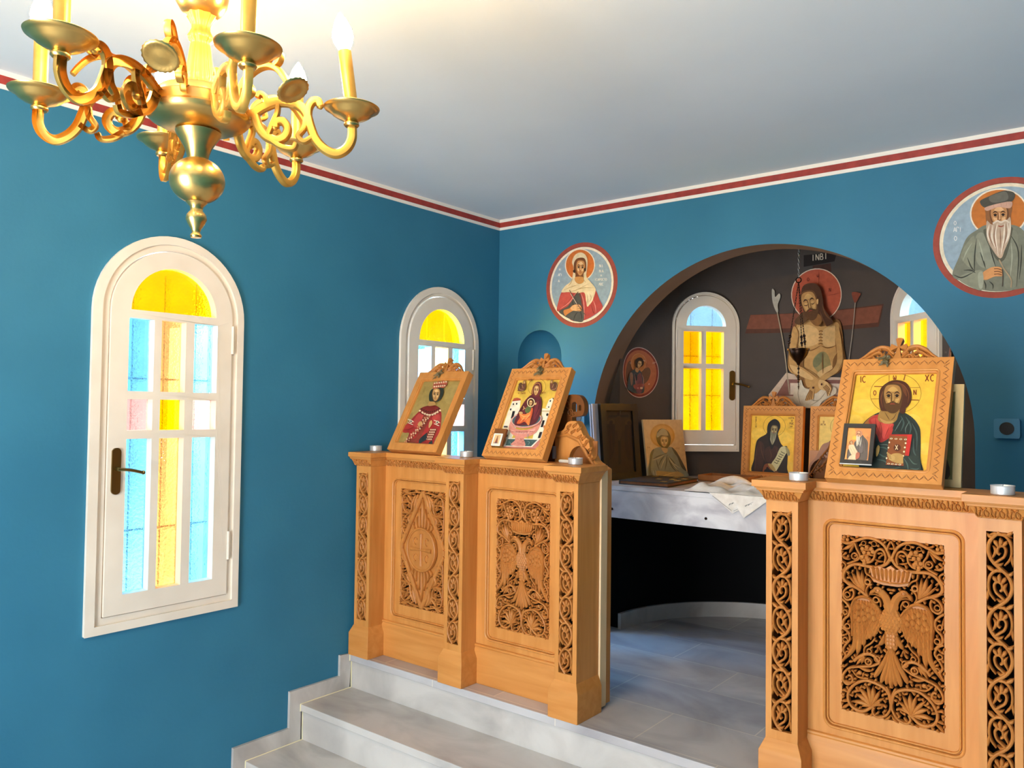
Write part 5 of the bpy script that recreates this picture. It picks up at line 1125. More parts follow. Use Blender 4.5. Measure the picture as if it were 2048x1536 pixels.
def art_angel(flip=False):
    X = (lambda x: 1390 - x) if flip else (lambda x: x)
    A = Art([(238, 70), (1214, 150), (1210, 1430), (222, 1405)], .304, .27)
    def disc(r, col): A.items.append(([(.152 + r*1.06*math.cos(2*pi*j/60), .135 + r*math.sin(2*pi*j/60)) for j in range(60)], lin(col)))
    disc(.134, '#C7AFA6'); disc(.130, '#7C3528'); disc(.118, '#B06A4A'); disc(.116, '#AC6542')
    bl = A.blob
    def F(p): return [(X(a), b) for a, b in p]
    bl(F([(350, 900), (370, 650), (430, 490), (500, 480), (560, 700), (480, 900), (420, 1000)]), '#6A4632'); bl(F([(760, 780), (860, 660), (960, 640), (1000, 760), (940, 960), (830, 1060), (780, 960)]), '#6A4A34')
    A.ell(X(690), 520, 190, 240, '#B87440'); A.circ(X(690), 520, 190, 240, 8, '#CF9A62')
    bl(F([(370, 1170), (400, 930), (450, 780), (560, 690), (700, 690), (780, 830), (830, 1100), (800, 1290), (560, 1290), (440, 1230)]), '#3A4448'); bl(F([(440, 800), (510, 770), (540, 880), (520, 1050), (480, 1080)]), '#8A6A58'); bl(F([(650, 850), (740, 780), (780, 1000), (760, 1280), (650, 1290), (600, 1100)]), '#74464A'); bl(F([(560, 830), (640, 830), (640, 960), (560, 980)]), '#1E2A32'); bl(F([(540, 1100), (640, 1060), (820, 1060), (760, 1200), (600, 1200)]), '#8A4A44')
    bl(F([(595, 560), (600, 450), (680, 385), (760, 390), (815, 480), (800, 580), (700, 640), (620, 640)]), '#2E1E14'); A.blob(F([(600, 660), (650, 640), (700, 690), (660, 760), (600, 730)]), '#B98A5A')
    A.face(X(705), 560, 58, 96, '#C49A66', '#5A3A22', -.25 if flip else .25, None, None, '#E0C090'); A.line(F([(740, 450), (790, 475)]), 14, '#D6B8A0')
    A.folds([F([(500, 800), (520, 950), (540, 1080)]), F([(700, 820), (740, 950), (720, 1200)])], 18, '#A87A74'); A.ell(X(680), 1165, 36, 26, '#D8B890'); A.ell(X(580), 1165, 30, 20, '#C07A70'); A.line(F([(860, 1070), (890, 1055)]), 20, '#D8B0A0')
    A.text(X(340) if not flip else X(380), 500, 50, 'O', '#C79A84', 9); A.text(X(950) if not flip else X(1010), 500, 46, 'AP', '#C79A84', 9, .8)
    return A
def art_fresco():
    O = lambda px, py: ((px - 1460)/.2474, (py - 470)/.2474)
    q = [O(1520.5, 540.0), O(1746.5, 517.3), O(1746.8, 834.6), O(1519.5, 830.9)]
    A = Art(q, .6, .8)
    A.poly([(170, 648), (1262, 560), (1210, 742), (132, 800)], '#5A3626'); A.poly([(172, 650), (1245, 572), (1205, 708), (140, 765)], '#7E4A36'); A.poly([(640, 235), (785, 215), (790, 300), (640, 310)], '#4A2C20')
    A.poly([(570, 150), (840, 120), (815, 200), (570, 245)], '#241A16'); A.text(628, 146, 48, 'INBI', '#CFC0A8', 7, .72, slope=-.12)
    A.ell(677, 475, 203, 218, '#E2C8AE', .08); A.ell(677, 475, 196, 210, '#B5553A', .08); A.folds([[(760, 480), (820, 470), (870, 460)], [(690, 270), (692, 330), (690, 390)], [(500, 560), (540, 540), (580, 530)]], 5, '#8A3A28'); A.text(775, 420, 30, 'N', '#7A3020', 5); A.text(600, 335, 28, 'O', '#7A3020', 5); A.text(680, 305, 26, 'w', '#7A3020', 5)
    # tomb
    A.poly([(305, 1290), (440, 1110), (560, 1140), (900, 1150), (960, 1290), (900, 1400), (310, 1400)], '#CDB49C'); A.poly([(440, 1165), (900, 1170), (940, 1300), (360, 1300)], '#8A5C50'); A.poly([(470, 1195), (880, 1200), (900, 1290), (470, 1290)], '#D8C4AE')
    # spear and sponge
    A.line([(370, 620), (420, 900), (465, 1290)], 9, '#A8967C'); A.blob([(330, 440), (350, 450), (355, 500), (385, 470), (395, 500), (375, 560), (378, 615), (362, 618), (335, 540)], '#B5AFA0'); A.line([(1012, 540), (990, 760), (955, 1010)], 7, '#9A9080'); A.blob([(985, 460), (1060, 470), (1050, 500), (1015, 545), (995, 520)], '#7A3E2C')
    sk, sd, sl = '#C89A5C', '#8A5E30', '#DDB478'
    A.blob([(500, 740), (540, 680), (640, 640), (730, 690), (860, 680), (895, 760), (910, 900), (925, 1010), (880, 1100), (800, 1140), (700, 1180), (620, 1240), (560, 1200), (500, 1120), (460, 1060), (470, 900)], sd)
    A.blob([(515, 745), (560, 695), (650, 680), (715, 735), (850, 700), (880, 780), (880, 900), (820, 1000), (800, 1110), (700, 1160), (610, 1230), (575, 1100), (580, 960), (530, 900)], sk)
    A.blob([(520, 760), (600, 720), (690, 760), (700, 860), (610, 900), (530, 880)], sl); A.blob([(730, 770), (830, 730), (860, 820), (830, 890), (740, 890)], sl)
    A.blob([(655, 1060), (660, 990), (720, 940), (770, 960), (800, 1040), (800, 1100), (720, 1120)], '#9A8A58'); A.blob([(660, 1000), (720, 945), (735, 1000), (690, 1060), (655, 1060)], '#7C7A54'); A.blob([(690, 1110), (800, 1050), (805, 1110), (720, 1150)], sl)
    for i in range(5): A.line([(700, 775 + i*26), (716, 770 + i*26), (734, 775 + i*26)], 8, sd)
    A.folds([[(560, 920), (640, 930), (720, 890)], [(720, 890), (780, 910), (860, 890)], [(735, 950), (735, 1040), (740, 1120)], [(850, 720), (850, 850), (860, 960)], [(590, 950), (575, 1050), (590, 1180)]], 8, sd)
    # arms crossed at the wrists
    A.blob([(500, 740), (470, 900), (455, 1040), (480, 1110), (560, 1140), (680, 1200), (720, 1170), (640, 1100), (540, 1050), (525, 960), (540, 800)], sk); A.folds([[(470, 920), (462, 1040), (500, 1120)], [(540, 820), (520, 960), (550, 1050)], [(560, 1060), (640, 1110), (720, 1170)]], 7, sd); A.blob([(470, 1050), (560, 1080), (660, 1150), (640, 1170), (520, 1120)], sl)
    A.blob([(880, 740), (915, 900), (925, 1020), (880, 1100), (800, 1150), (720, 1200), (700, 1170), (760, 1120), (850, 1060), (870, 960), (850, 800)], sk); A.folds([[(905, 860), (922, 1010), (880, 1095)], [(760, 1125), (840, 1070), (870, 960)]], 7, sd)
    A.blob([(500, 1310), (560, 1170), (600, 1240), (760, 1250), (850, 1230), (860, 1280), (750, 1340), (700, 1390), (580, 1390)], '#D6C8AE'); A.folds([[(560, 1190), (540, 1280), (560, 1370)], [(600, 1300), (680, 1340), (740, 1320)], [(780, 1260), (720, 1330), (640, 1380)]], 7, '#A0927A')
    A.blob([(690, 1170), (760, 1190), (790, 1220), (740, 1240), (690, 1280), (640, 1270), (640, 1230)], sk); A.blob([(720, 1170), (790, 1190), (830, 1240), (800, 1260), (720, 1240)], sl)
    for i in range(4): A.line([(650 + i*8, 1250 + i*4), (625 + i*14, 1300 + i*5), (612 + i*17, 1340 - i*4)], 15, sk); A.line([(642 + i*8, 1252 + i*4), (616 + i*14, 1300 + i*5), (604 + i*17, 1338 - i*4)], 7, sd)
    for i in range(4): A.line([(770 + i*10, 1225 - i*6), (800 + i*10, 1260 - i*8), (812 + i*8, 1300 - i*16)], 14, sl); A.line([(762 + i*10, 1230 - i*6), (792 + i*10, 1264 - i*8), (803 + i*8, 1302 - i*16)], 7, sd)
    A.ell(755, 1208, 8, 9, '#4A1E14'); A.ell(680, 1235, 8, 9, '#4A1E14')
    # hair, head leaning
    A.blob([(520, 700), (600, 620), (650, 620), (620, 700), (560, 730)], '#5E4024'); A.blob([(575, 480), (600, 410), (680, 392), (740, 430), (765, 520), (780, 600), (830, 660), (860, 710), (800, 740), (770, 690), (720, 740), (660, 660), (600, 560)], '#4E2E1A'); A.folds([[(760, 560), (790, 640), (840, 690)], [(740, 620), (770, 690), (800, 735)]], 12, '#6E4426')
    A.blob([(650, 680), (730, 640), (760, 700), (710, 740)], sd); A.face(652, 565, 76, 104, '#B58850', '#6A4424', -.22, '#5A3A1E', None, '#CDA264', shut=True); A.blob([(722, 530), (738, 525), (736, 560), (724, 562)], '#D6AA6C')
    return A
def art_plain_icon():
    A = Art([(0, 0), (100, 0), (100, 130), (0, 130)], .20, .27); A.poly([(0, 0), (100, 0), (100, 130), (0, 130)], '#7A7040'); A.blob([(10, 130), (20, 80), (50, 60), (80, 80), (92, 130)], '#4A3A2A'); A.ell(50, 45, 20, 22, '#8A6A3A'); A.face(50, 48, 11, 15); return A

# ================================================================== painted roundels and the apse mural
def flat_on(fr): return lambda u, v, d: fr(u, v, d)
fr = frame((0.552 - .2225, 0, 1.767 - .2225), (1, 0, 0), (0, 0, 1))
o = art_veiled_woman().build('wall_roundel', flat_on(fr), None, M['fresco_paint']); tag(o, 'round wall painting of a woman in cream veil and red cloak above the niche', 'wall painting')
fr = frame((2.424 - .2265, 0, 1.782 - .2265), (1, 0, 0), (0, 0, 1))
o = art_old_man().build('wall_roundel', flat_on(fr), None, M['fresco_paint']); tag(o, 'round wall painting of a long-bearded old man in a dark hat', 'wall painting')
def on_apse(s0, z0): return lambda u, v, d: cyl(s0 + u, z0 + v, .002 + d)
o = art_angel().build('wall_roundel', on_apse(-1.028 - .152, 1.321 - .135), None, M['fresco_paint'], maxe=.012); tag(o, 'small reddish round painting of a winged figure left of the apse window', 'wall painting')
o = art_angel(True).build('wall_roundel', on_apse(1.028 - .152, 1.321 - .135), None, M['fresco_paint'], maxe=.012); tag(o, 'reddish round painting mostly hidden behind the right edge of the arch', 'wall painting')
o = art_fresco().build('apse_mural', on_apse(-.3, 1.1), None, M['fresco_paint'], maxe=.012); tag(o, 'apse mural of a bare-chested haloed man with crossed hands before a brown cross', 'wall painting')

# ================================================================== framed pictures with carved crests
def chevrons(mb, fr, p, q, amp, pitch, w=.0016):
    p = Vector(p); q = Vector(q); L = (q-p).length; t = (q-p)/L; nn = Vector((-t.y, t.x)); n = max(2, round(L/pitch))
    for lay, a in ((0, 1.0), (1, .5)):
        for k in range(n):
            for s in (0, 1):
                x0 = p + t*(L*(k + .5*s + .06*lay)/n) + nn*(amp*a*(-1 if s == 0 else 1) - amp*.25*lay); x1 = p + t*(L*(k + .5*(s+1) - .06*lay)/n) + nn*(amp*a*(1 if s == 0 else -1) - amp*.25*lay)
                mb.ribbon([x0, x1], w, fr, -.001, .0005, .0, .3)
def crest(mb, fr, w, h, k=1.0):
    c = w/2; d0, d1 = -.020, -.006
    P = lambda a, b: (c + a*k, h + b*k*1.4, 0)
    for s in (1, -1):
        R = lambda pts, ww: mb.ribbon(cr([P(s*a, b) for a, b in pts], 5), [x*1.35 for x in ww] if hasattr(ww, '__len__') else ww*1.35, fr, d0, d1, .002)
        R([(.117, -.001), (.098, .010), (.080, .023), (.055, .034), (.031, .031), (.020, .020), (.010, .014)], [.007]*10 + [.010]*18 + [.007]*3)
        R([(.100, .002), (.085, .008), (.070, .017), (.056, .021), (.046, .014), (.052, .007), (.060, .010)], .0058); R([(.018, .001), (.026, .010), (.038, .012), (.044, .004), (.038, .001)], .0058)
        mb.leaf([P(s*.006, 0)[:2], P(s*.016, .010)[:2], P(s*.030, .022)[:2]], .009*k, fr, d0, d1, .002); mb.leaf([P(s*.078, 0)[:2], P(s*.070, .005)[:2], P(s*.060, .002)[:2]], .007*k, fr, d0, d1, .002); mb.leaf([P(s*.05, .002)[:2], P(s*.042, .012)[:2], P(s*.040, .024)[:2]], .009*k, fr, d0, d1, .002)
        for a_, b_ in (((.088, .001), (.082, .015)), ((.064, .001), (.072, .012)), ((.03, .014), (.022, .024)), ((.058, .022), (.05, .03)), ((.034, .003), (.03, .011))): mb.leaf([P(s*a_[0], a_[1])[:2], P(s*(a_[0]+b_[0])/2 + s*.002, (a_[1]+b_[1])/2)[:2], P(s*b_[0], b_[1])[:2]], .0095*k, fr, d0, d1 - .001, .002, 4)
        mb.plate([[P(0, .031)[:2], P(s*.022, .022)[:2], P(s*.025, .031)[:2], P(s*.022, .040)[:2]]], d0, d1 + .003, fr)
    mb.plate([[P(-.003, .030)[:2], P(.003, .030)[:2], P(.011, .053)[:2], P(.004, .055)[:2], P(-.004, .055)[:2], P(-.011, .053)[:2]]], d0, d1 + .003, fr)
    mb.plate([[P(-.012, -.001)[:2], P(.012, -.001)[:2], P(.003, .030)[:2], P(-.003, .030)[:2]]], d0, d1 + .002, fr)
    mb.plate([[P(-.117, -.003)[:2], P(.117, -.003)[:2], P(.117, .002)[:2], P(-.117, .002)[:2]]], d0, d1, fr)
def crested_icon(label, p0, w, h, tilt, art, chev=True, yaw=0.0, strut=True, bl=.034, br=.035, bb=.035, bt=.042, sketch_h=.333, sketch_w=.249, wood='wood', cz=0):
    t = math.radians(tilt); u = Vector((math.cos(yaw), math.sin(yaw), 0)); back = Vector((-math.sin(yaw), math.cos(yaw), 0))
    v = back*math.sin(t) + Vector((0, 0, 1))*math.cos(t); fr = frame(p0, u, v)
    R = empty('framed_icon', Vector(p0) - fr(0, 0, 0) + fr(w/2, 0, -.015)); tag(R, label, 'icon')
    op = roundrect(bl, w - br, bb, h - bt, .010); op2 = [(q[0], q[1]) for q in roundrect(bl + .008, w - br - .008, bb + .008, h - bt - .008, .006)]
    mb = MB(); mb.plate([[(0, 0), (w, 0), (w, h), (0, h)], op], -.034, 0, fr); fo = build('frame', mb, M[wood], R, bevel=.0018)
    mb = MB(); mb.ribbon(op, .008, fr, -.012, .0015, .001, closed=True); mb.ribbon(roundrect(bl + .005, w - br - .005, bb + .005, h - bt - .005, .008), .006, fr, -.014, -.004, .001, closed=True); build('bead_moulding', mb, M[wood], fo)
    if chev:
        mb = MB()
        for p, q in (((.012, bb*.5), (w - .012, bb*.5)), ((w - br*.5, .02), (w - br*.5, h - .02)), ((w - .012, h - bt*.42), (.012, h - bt*.42)), ((bl*.46, h - .02), (bl*.46, .02))): chevrons(mb, fr, p, q, .0072, .0225)
        build('chevron_groove_shade', mb, M['wood_dark'], fo, smooth=0)  # darker strips: the shade of cut grooves put into the colour
    mb = MB(); mb.plate([[(bl - .004, bb - .004), (w - br + .004, bb - .004), (w - br + .004, h - bt + .004), (bl - .004, h - bt + .004)]], -.024, -.014, fr); build('back_panel', mb, M['wood_dark'], R)
    sx = (w - bl - br)/sketch_w; sy = (h - bb - bt)/sketch_h
    art.build('painting', lambda a, b, d: fr(bl + a*sx, bb + b*sy, -.0138 + d), R, M['icon_paint'])
    mb = MB(); crest(mb, fr, w, h, w/.318); build('crest', mb, M['carve'], R)
    if strut:
        a = fr(w/2, h*.45, -.034); b = Vector((a.x, -.882, p0[2] - .0135)); mb = MB(); mb.tube([a, b], .007, 6); build('prop', mb, M['wood_dark'], R)
    return R, fr
i1, f1 = crested_icon('leaning framed icon of a crowned woman in red before the coloured window', (.148, -.960, .9305), .318, .408, 29, art_crowned_woman(), False, -0.03, bl=.030, br=.026, bb=.033, bt=.036)
i2, f2 = crested_icon('leaning framed icon of a mother and child seated in a pink fountain', (.737, -.985, .9305), .306, .408, 28, art_fountain())
i3, f3 = crested_icon('leaning framed icon of a long-haired man holding a red book', (2.099, -1.010, .9305), .310, .408, 28, art_bearded_man(), strut=False)
crested_icon('framed icon of a black-hooded monk with a scroll standing on the altar', (1.170, .600, .7675), .314, .386, 6, art_hooded_monk(), True, 0, False, wood='wood_h')
crested_icon('framed icon of a brown-robed figure on the altar, half hidden by another icon', (1.530, .570, .7675), .314, .386, 6, art_brown_robe(), True, 0, False, wood='wood_h')

def sprig(fr, u, v, label, seed):
    rnd = random.Random(seed); mb = MB(); R = None
    mb.tube([fr(u - .004, v + .03, -.004), fr(u, v + .012, .006), fr(u + .003, v - .01, .008)], .0016, 6)
    for i in range(26):
        a = rnd.uniform(0, 2*pi); r = rnd.uniform(.008, .022); x = u + rnd.uniform(-.012, .012); y = v + rnd.uniform(-.016, .014)
        f = lambda p, q, d, r_=rnd.uniform(.002, .012): fr(p, q, d + r_)
        mb.leaf([(x, y), (x + r*.5*math.cos(a) + .003, y + r*.5*math.sin(a)), (x + r*math.cos(a), y + r*.9*math.sin(a) - .006)], rnd.uniform(.004, .007), f, 0, .0015, .001, 3)
    o = build('dried_sprig', mb, M['herb'], None, loc=None); tag(o, label, 'dried herb'); return o
sprig(f1, .318*.44, .395, 'dried herb sprig tied on the crowned woman icon', 1); sprig(f2, .306*.50, .392, 'dried herb sprig tied on the fountain icon', 2); sprig(f3, .310*.395, .400, 'dried herb sprig tied on the red book icon', 3)

# small pictures set inside the leaning frames
t = math.radians(21); fr = frame(f3(.044, .0395, .0225), (1, 0, 0), (0, math.sin(t), math.cos(t)))
R = empty('small_framed_picture', fr(.044, 0, -.005)); tag(R, 'small black-framed picture of an elder and child on the red book icon', 'picture')
mb = MB(); mb.plate([[(0, 0), (.088, 0), (.088, .124), (0, .124)], [(.011, .012), (.077, .012), (.077, .112), (.011, .112)]], -.010, .0, fr); build('frame', mb, M['dark'], R, bevel=.001)
art_elder_child().build('painting', lambda a, b, d: fr(.011 + a, .012 + b, -.006 + d), R, M['icon_paint'])
mb = MB(); mb.plate([[(.008, .008), (.08, .008), (.08, .116), (.008, .116)]], -.009, -.0065, fr); build('back_panel', mb, M['dark'], R)
mb = MB(); mb.tube([fr(0, -.001, .0), fr(.088, -.001, .0)], .0018, 6); build('edge_strip', mb, M['alu'], R)
t = math.radians(24); fr = frame(f2(.043, .039, .017), (1, 0, 0), (0, math.sin(t), math.cos(t)))
R = empty('small_plaque', fr(.03, 0, 0)); tag(R, 'small brown plaque with a white picture card in the corner of the fountain icon', 'picture card')
mb = MB(); mb.plate([[(0, 0), (.060, 0), (.060, .074), (0, .074)]], -.010, 0, fr); build('plaque', mb, M['wood_gloss_shade'], R, bevel=.001)
mb = MB(); mb.plate([roundrect(.004, .050, -.001, .052, .003)], .0003, .0022, fr); build('card', mb, M['wax'], R)
art_card().build('picture', lambda a, b, d: fr(.009 + a, .003 + b, .0024 + d), R, M['icon_paint'])

# plain leaning frame behind the red book icon
t = math.radians(12); fr = frame((2.215, -.897, .9165), (1, 0, 0), (0, math.sin(t), math.cos(t)))
R = empty('leaning_picture_frame', fr(.11, 0, -.01)); tag(R, 'plain tan wooden picture frame leaning behind the red book icon', 'picture frame')
mb = MB(); mb.plate([[(0, 0), (.222, 0), (.222, .300), (0, .300)], [(.022, .022), (.200, .022), (.200, .278), (.022, .278)]], -.018, 0, fr); build('frame', mb, M['tan_frame'], R, bevel=.003)
mb = MB(); mb.plate([[(.018, .018), (.204, .018), (.204, .282), (.018, .282)]], -.014, -.010, fr); build('back_panel', mb, M['wood_dark'], R)
art_plain_icon().build('painting', lambda a, b, d: fr(.022 + a*.89, .022 + b*.948, -.0095 + d), R, M['icon_paint'])

# tealights and a candle stub along the shelf
def tealight(name_loc, label):
    x, y = name_loc; R = empty('tealight', (x, y, .9158)); tag(R, label, 'candle', 'tealights along the screen tops')
    mb = MB(); mb.lathe([(.001, .0), (.0255, .0), (.0275, .002), (.0278, .022), (.0288, .0235), (.0280, .0245), (.0268, .0225), (.0265, .014), (.001, .0138)], 32, c=(x, y, .9158)); build('cup', mb, M['alu'], R, smooth=30)
    mb = MB(); mb.lathe([(.001, .0138), (.0262, .0138), (.0262, .0192), (.022, .0200), (.001, .0196)], 28, c=(x, y, .9158)); build('wax', mb, M['wax'], R)
    mb = MB(); mb.tube([(x, y, .9355), (x + .001, y, .942)], .0008, 5); build('wick', mb, M['dark'], R); return R
for p, l in (((.034, -.925), 'tealight at the left end of the left screen, against the blue wall'), ((.610, -.935), 'tealight on the middle post of the left screen, between two icons'), ((1.168, -.945), 'tealight on the right end post of the left screen, beside a candle stub'),
             ((2.020, -1.000), 'tealight on the left post of the right screen'), ((2.552, -1.012), 'tealight on the post at the right edge, under the wall socket')): tealight(p, l)
mb = MB(); mb.tube([(1.070, -.912, .9225), (1.075, -.912, .9225), (1.130, -.918, .9225), (1.133, -.918, .9225)], [.004, .0066, .0066, .004], 10); tag(build('candle_stub', mb, M['wax'], None), 'short white candle stub lying beside a tealight on the left screen', 'candle')

# wall sockets
def socket(x, z, label):
    R = empty('wall_socket', (x, 0, z)); tag(R, label, 'wall socket'); f = frame((x, 0, z), (1, 0, 0), (0, 0, 1))
    mb = MB(); mb.plate([roundrect(-.041, .041, -.036, .036, .008)], .0, .030, f); b = build('housing', mb, M['socket'], R, bevel=.003, seg=3)
    N = 24; ring = lambda r: [(r*math.cos(2*pi*k/N), r*math.sin(2*pi*k/N)) for k in range(N)]
    mb = MB(); mb.plate([ring(.0235), ring(.0205)], .028, .0325, f); mb.plate([ring(.0205)], .026, .0305, f, sides=False, back=False); build('outlet', mb, M['dark'], R); return R
socket(.560, 1.080, 'blue square wall socket beside the left edge of the arch'); socket(2.445, 1.072, 'blue square wall socket on the wall right of the arch')

# ================================================================== marble altar and what stands on it
AT = .765
R = empty('altar_table', (1.486, .1, AT)); tag(R, 'white marble altar slab spanning the arch opening', 'altar')
# slab follows the arch jambs and the apse curve
def curve(r, y0=.12): return [(AX + r*math.sin(a), y0 + r*math.cos(a)) for a in [pi/2 - pi*k/40 for k in range(41)]]
ol = [(.645, -.196), (2.327, -.196), (2.327, .118), (AX + .757, .118)] + curve(.757)[1:-1] + [(AX - .757, .118), (.645, .118)]
top = frame((0, 0, 0), (1, 0, 0), (0, 1, 0))
mb = MB(); mb.plate([ol], AT - .020, AT, top); build('top_slab', mb, M['marble_altar'], R, bevel=.0015)
mb = MB(); mb.box(.645, 2.327, -.194, -.172, .615, AT - .020); fa = build('fascia', mb, M['marble_altar'], R, bevel=.0012)
for x in (.87, 1.345, 1.90):
    mb = MB(); f = FXZ(-.194); mb.lathe([(.001, .002), (.006, .002), (.0065, 0), (.001, 0)], 12, fr=lambda a, b, c, x=x: f(x + a, .655 + b, c)); build('screw', mb, M['bronze'], fa)

def panel_frame(label, cat, name, o, u, v, w, h, th, border, fm, art, art_wh, dim=1.0):
    o = Vector(o); u = Vector(u).normalized(); v = Vector(v); v = (v - u*v.dot(u)).normalized(); fr = frame(o, u, v)
    R = empty(name, fr(w/2, 0, -th/2)); tag(R, label, cat)
    if border:
        mb = MB(); mb.plate([[(0, 0), (w, 0), (w, h), (0, h)], [(border, border), (w - border, border), (w - border, h - border), (border, h - border)]], -th, 0, fr); build('frame', mb, fm, R, bevel=.003)
        mb = MB(); mb.plate([[(border*.8, border*.8), (w - border*.8, border*.8), (w - border*.8, h - border*.8), (border*.8, h - border*.8)]], -th*.8, -th*.5, fr); build('back_panel', mb, M['wood_dark'], R); dd = -th*.5 + .0005
    else: mb = MB(); mb.plate([[(0, 0), (w, 0), (w, h), (0, h)]], -th, 0, fr); build('board', mb, fm, R, bevel=.001); dd = .0004
    if art:
        sx = (w - 2*border)/art_wh[0]; sy = (h - 2*border)/art_wh[1]
        art.build('painting', lambda a, b, d: fr(border + a*sx, border + b*sy, dd + d), R, M['fresco_paint' if dim < 1 else 'icon_paint'], dim=dim)
    return R, fr
panel_frame('dark old framed picture leaning on the left side of the arch', 'picture', 'old_framed_picture', (.722, -.02, .767), (.075, .245, 0), (-.042, 0, .388), .252, .388, .022, .036, M['old_frame'], art_old_crucifixion(), (.17, .30), .3)
for k, dx in enumerate((.0, .017)):
    o_ = (.690 - dx, -.048 + .004*k, .767); panel_frame('thin grey board edge leaning left of the dark old picture' if k else 'thin grey board squeezed against the dark old picture', 'board', 'leaning_board', o_, (.075, .245, 0), (-.042, 0, .388), .17, .386 - .004*k, .007, 0, M['grey_board'], None, None)
panel_frame('frameless board painting of a figure in a blue-grey cloak beside the apse window', 'picture', 'board_painting', (.826, .235, .770), (.1, .25, 0), (-.052, .006, .305), .268, .306, .012, 0, M['pale_wood'], art_board_saint(), (.262, .305))
# book with metal mounts, lying flat
R = empty('gospel_book', (.99, .1, AT)); tag(R, 'dark flat book with gilt mounts lying on the marble altar', 'book')
bf = frame((.862, -.120, AT), (.998, .06, 0), (-.06, .998, 0)); mb = MB(); mb.plate([[(0, 0), (.255, 0), (.255, .36), (0, .36)]], .001, .005, bf); mb.plate([[(0, 0), (.255, 0), (.255, .36), (0, .36)]], .017, .021, bf); mb.plate([[(0, 0), (.006, 0), (.006, .36), (0, .36)]], .005, .017, bf); build('cover', mb, M['old_frame'], R, bevel=.001)
mb = MB(); mb.plate([[(.006, .004), (.250, .004), (.250, .356), (.006, .356)]], .005, .017, bf); build('pages', mb, M['wood_gloss_shade'], R)
for (x, y) in ((.21, .05), (.235, .15), (.19, .20), (.225, .26), (.05, .30), (.13, .17), (.16, .31)):
    mb = MB(); mb.plate([[(x + .018*math.cos(2*pi*k/8)*(1 if k % 2 else .5), y + .018*math.sin(2*pi*k/8)*(1 if k % 2 else .5)) for k in range(8)]], .021, .0235, bf); build('mount', mb, M['gilt'], R)
R = empty('wooden_tray', (1.2, .42, AT)); tag(R, 'low brown wooden tray on the altar behind the white cloth', 'tray')
tf = frame((1.055, .335, AT + .001), (.99, .04, 0), (-.04, .99, 0)); mb = MB(); mb.plate([[(0, 0), (.26, 0), (.26, .17), (0, .17)]], 0, .006, tf); build('base', mb, M['wood_gloss_shade'], R)
mb = MB(); mb.plate([[(0, 0), (.26, 0), (.26, .17), (0, .17)], [(.008, .008), (.252, .008), (.252, .162), (.008, .162)]], .006, .030, tf); build('rim', mb, M['wood_dark'], R, bevel=.001)

# embroidered cloth, rumpled on the slab with two pointed corners over the edge
def sheet(name, nu, nv, fn, th, m, parent):
    mb = MB(); P = [[fn(i/nu, j/nv) for j in range(nv+1)] for i in range(nu+1)]; V = [P[i][j] for i in range(nu+1) for j in range(nv+1)]; nn = []
    for i in range(nu+1):
        for j in range(nv+1):
            a = P[min(i+1, nu)][j] - P[max(i-1, 0)][j]; b = P[i][min(j+1, nv)] - P[i][max(j-1, 0)]; c = a.cross(b); nn.append(c.normalized() if c.length > 1e-9 else Vector((0, 0, 1)))
    n = len(V); W_ = [V[k] + nn[k]*th for k in range(n)]; q = lambda i, j: i*(nv+1)+j; F = []
    for i in range(nu):
        for j in range(nv): F.append((n+q(i, j), n+q(i+1, j), n+q(i+1, j+1), n+q(i, j+1))); F.append((q(i, j), q(i, j+1), q(i+1, j+1), q(i+1, j)))
    for i in range(nu): F.append((q(i, 0), q(i+1, 0), n+q(i+1, 0), n+q(i, 0))); F.append((q(i, nv), n+q(i, nv), n+q(i+1, nv), q(i+1, nv)))
    for j in range(nv): F.append((q(0, j), n+q(0, j), n+q(0, j+1), q(0, j+1))); F.append((q(nu, j), q(nu, j+1), n+q(nu, j+1), n+q(nu, j)))
    mb.add(V + W_, F); return build(name, mb, m, parent, smooth=60)
R = empty('altar_cloth', (1.45, -.05, AT)); tag(R, 'rumpled white embroidered cloth with two corners hanging over the altar edge', 'cloth')
def cl_top(s, t):
    x = 1.24 + .42*s - .05*t; y = -.190 + .40*t + .03*math.sin(5*s)*t
    e_ = min(1, min(s, 1-s)*6)*min(1, min(t + .12, 1.08-t)*4)
    z = AT + .004 + e_*(.013 + .012*math.sin(9*s + 3*t) + .010*math.sin(14*t + 5*s*s) + .008*math.sin(23*s - 7*t)) * (1 if t > .08 else t/.08)
    return Vector((x, y, max(z, AT + .0025)))
sheet('cloth_top', 44, 30, cl_top, .0022, M['cloth'], R)
def cl_roll(s, t):
    a = 2*pi*t; cx = 1.225 + .19*s; cyy = .16 + .06*math.sin(3*s) ; r = .017 + .006*math.sin(5*s) ; k = max(.12, math.sin(pi*min(1, max(.0, s)))**.35)
    return Vector((cx + .01*math.cos(a), cyy + r*1.5*k*math.cos(a), AT + .004 + r*k*(1 + math.sin(a))))
sheet('folded_roll', 24, 16, cl_roll, .001, M['cloth'], R)
def flap(name, a, b, tip, off):
    def f(s, t):
        A_ = Vector((a, 0)); p = (a + (b - a)*s); q = AT + .004; x = p + (tip[0] - p)*t; z = q + (tip[1] - q)*t
        y = -.1985 - off - .004*math.sin(3*pi*s)*t*(1-t)*2 - .003*t
        return Vector((x, y, z))
    return sheet(name, 20, 20, f, -.0018, M['cloth'], R)
flap('hanging_corner', 1.362, 1.610, (1.470, .690), .000); flap('hanging_corner', 1.455, 1.640, (1.522, .676), .006)
mb = MB(); f = FXZ(-.2065)
for k in range(9): mb.ribbon([(1.455 + k*.012, .724 + .006*(k % 3)), (1.462 + k*.012, .731 + .004*(k % 2))], .003, f, -.001, .0004, 0)
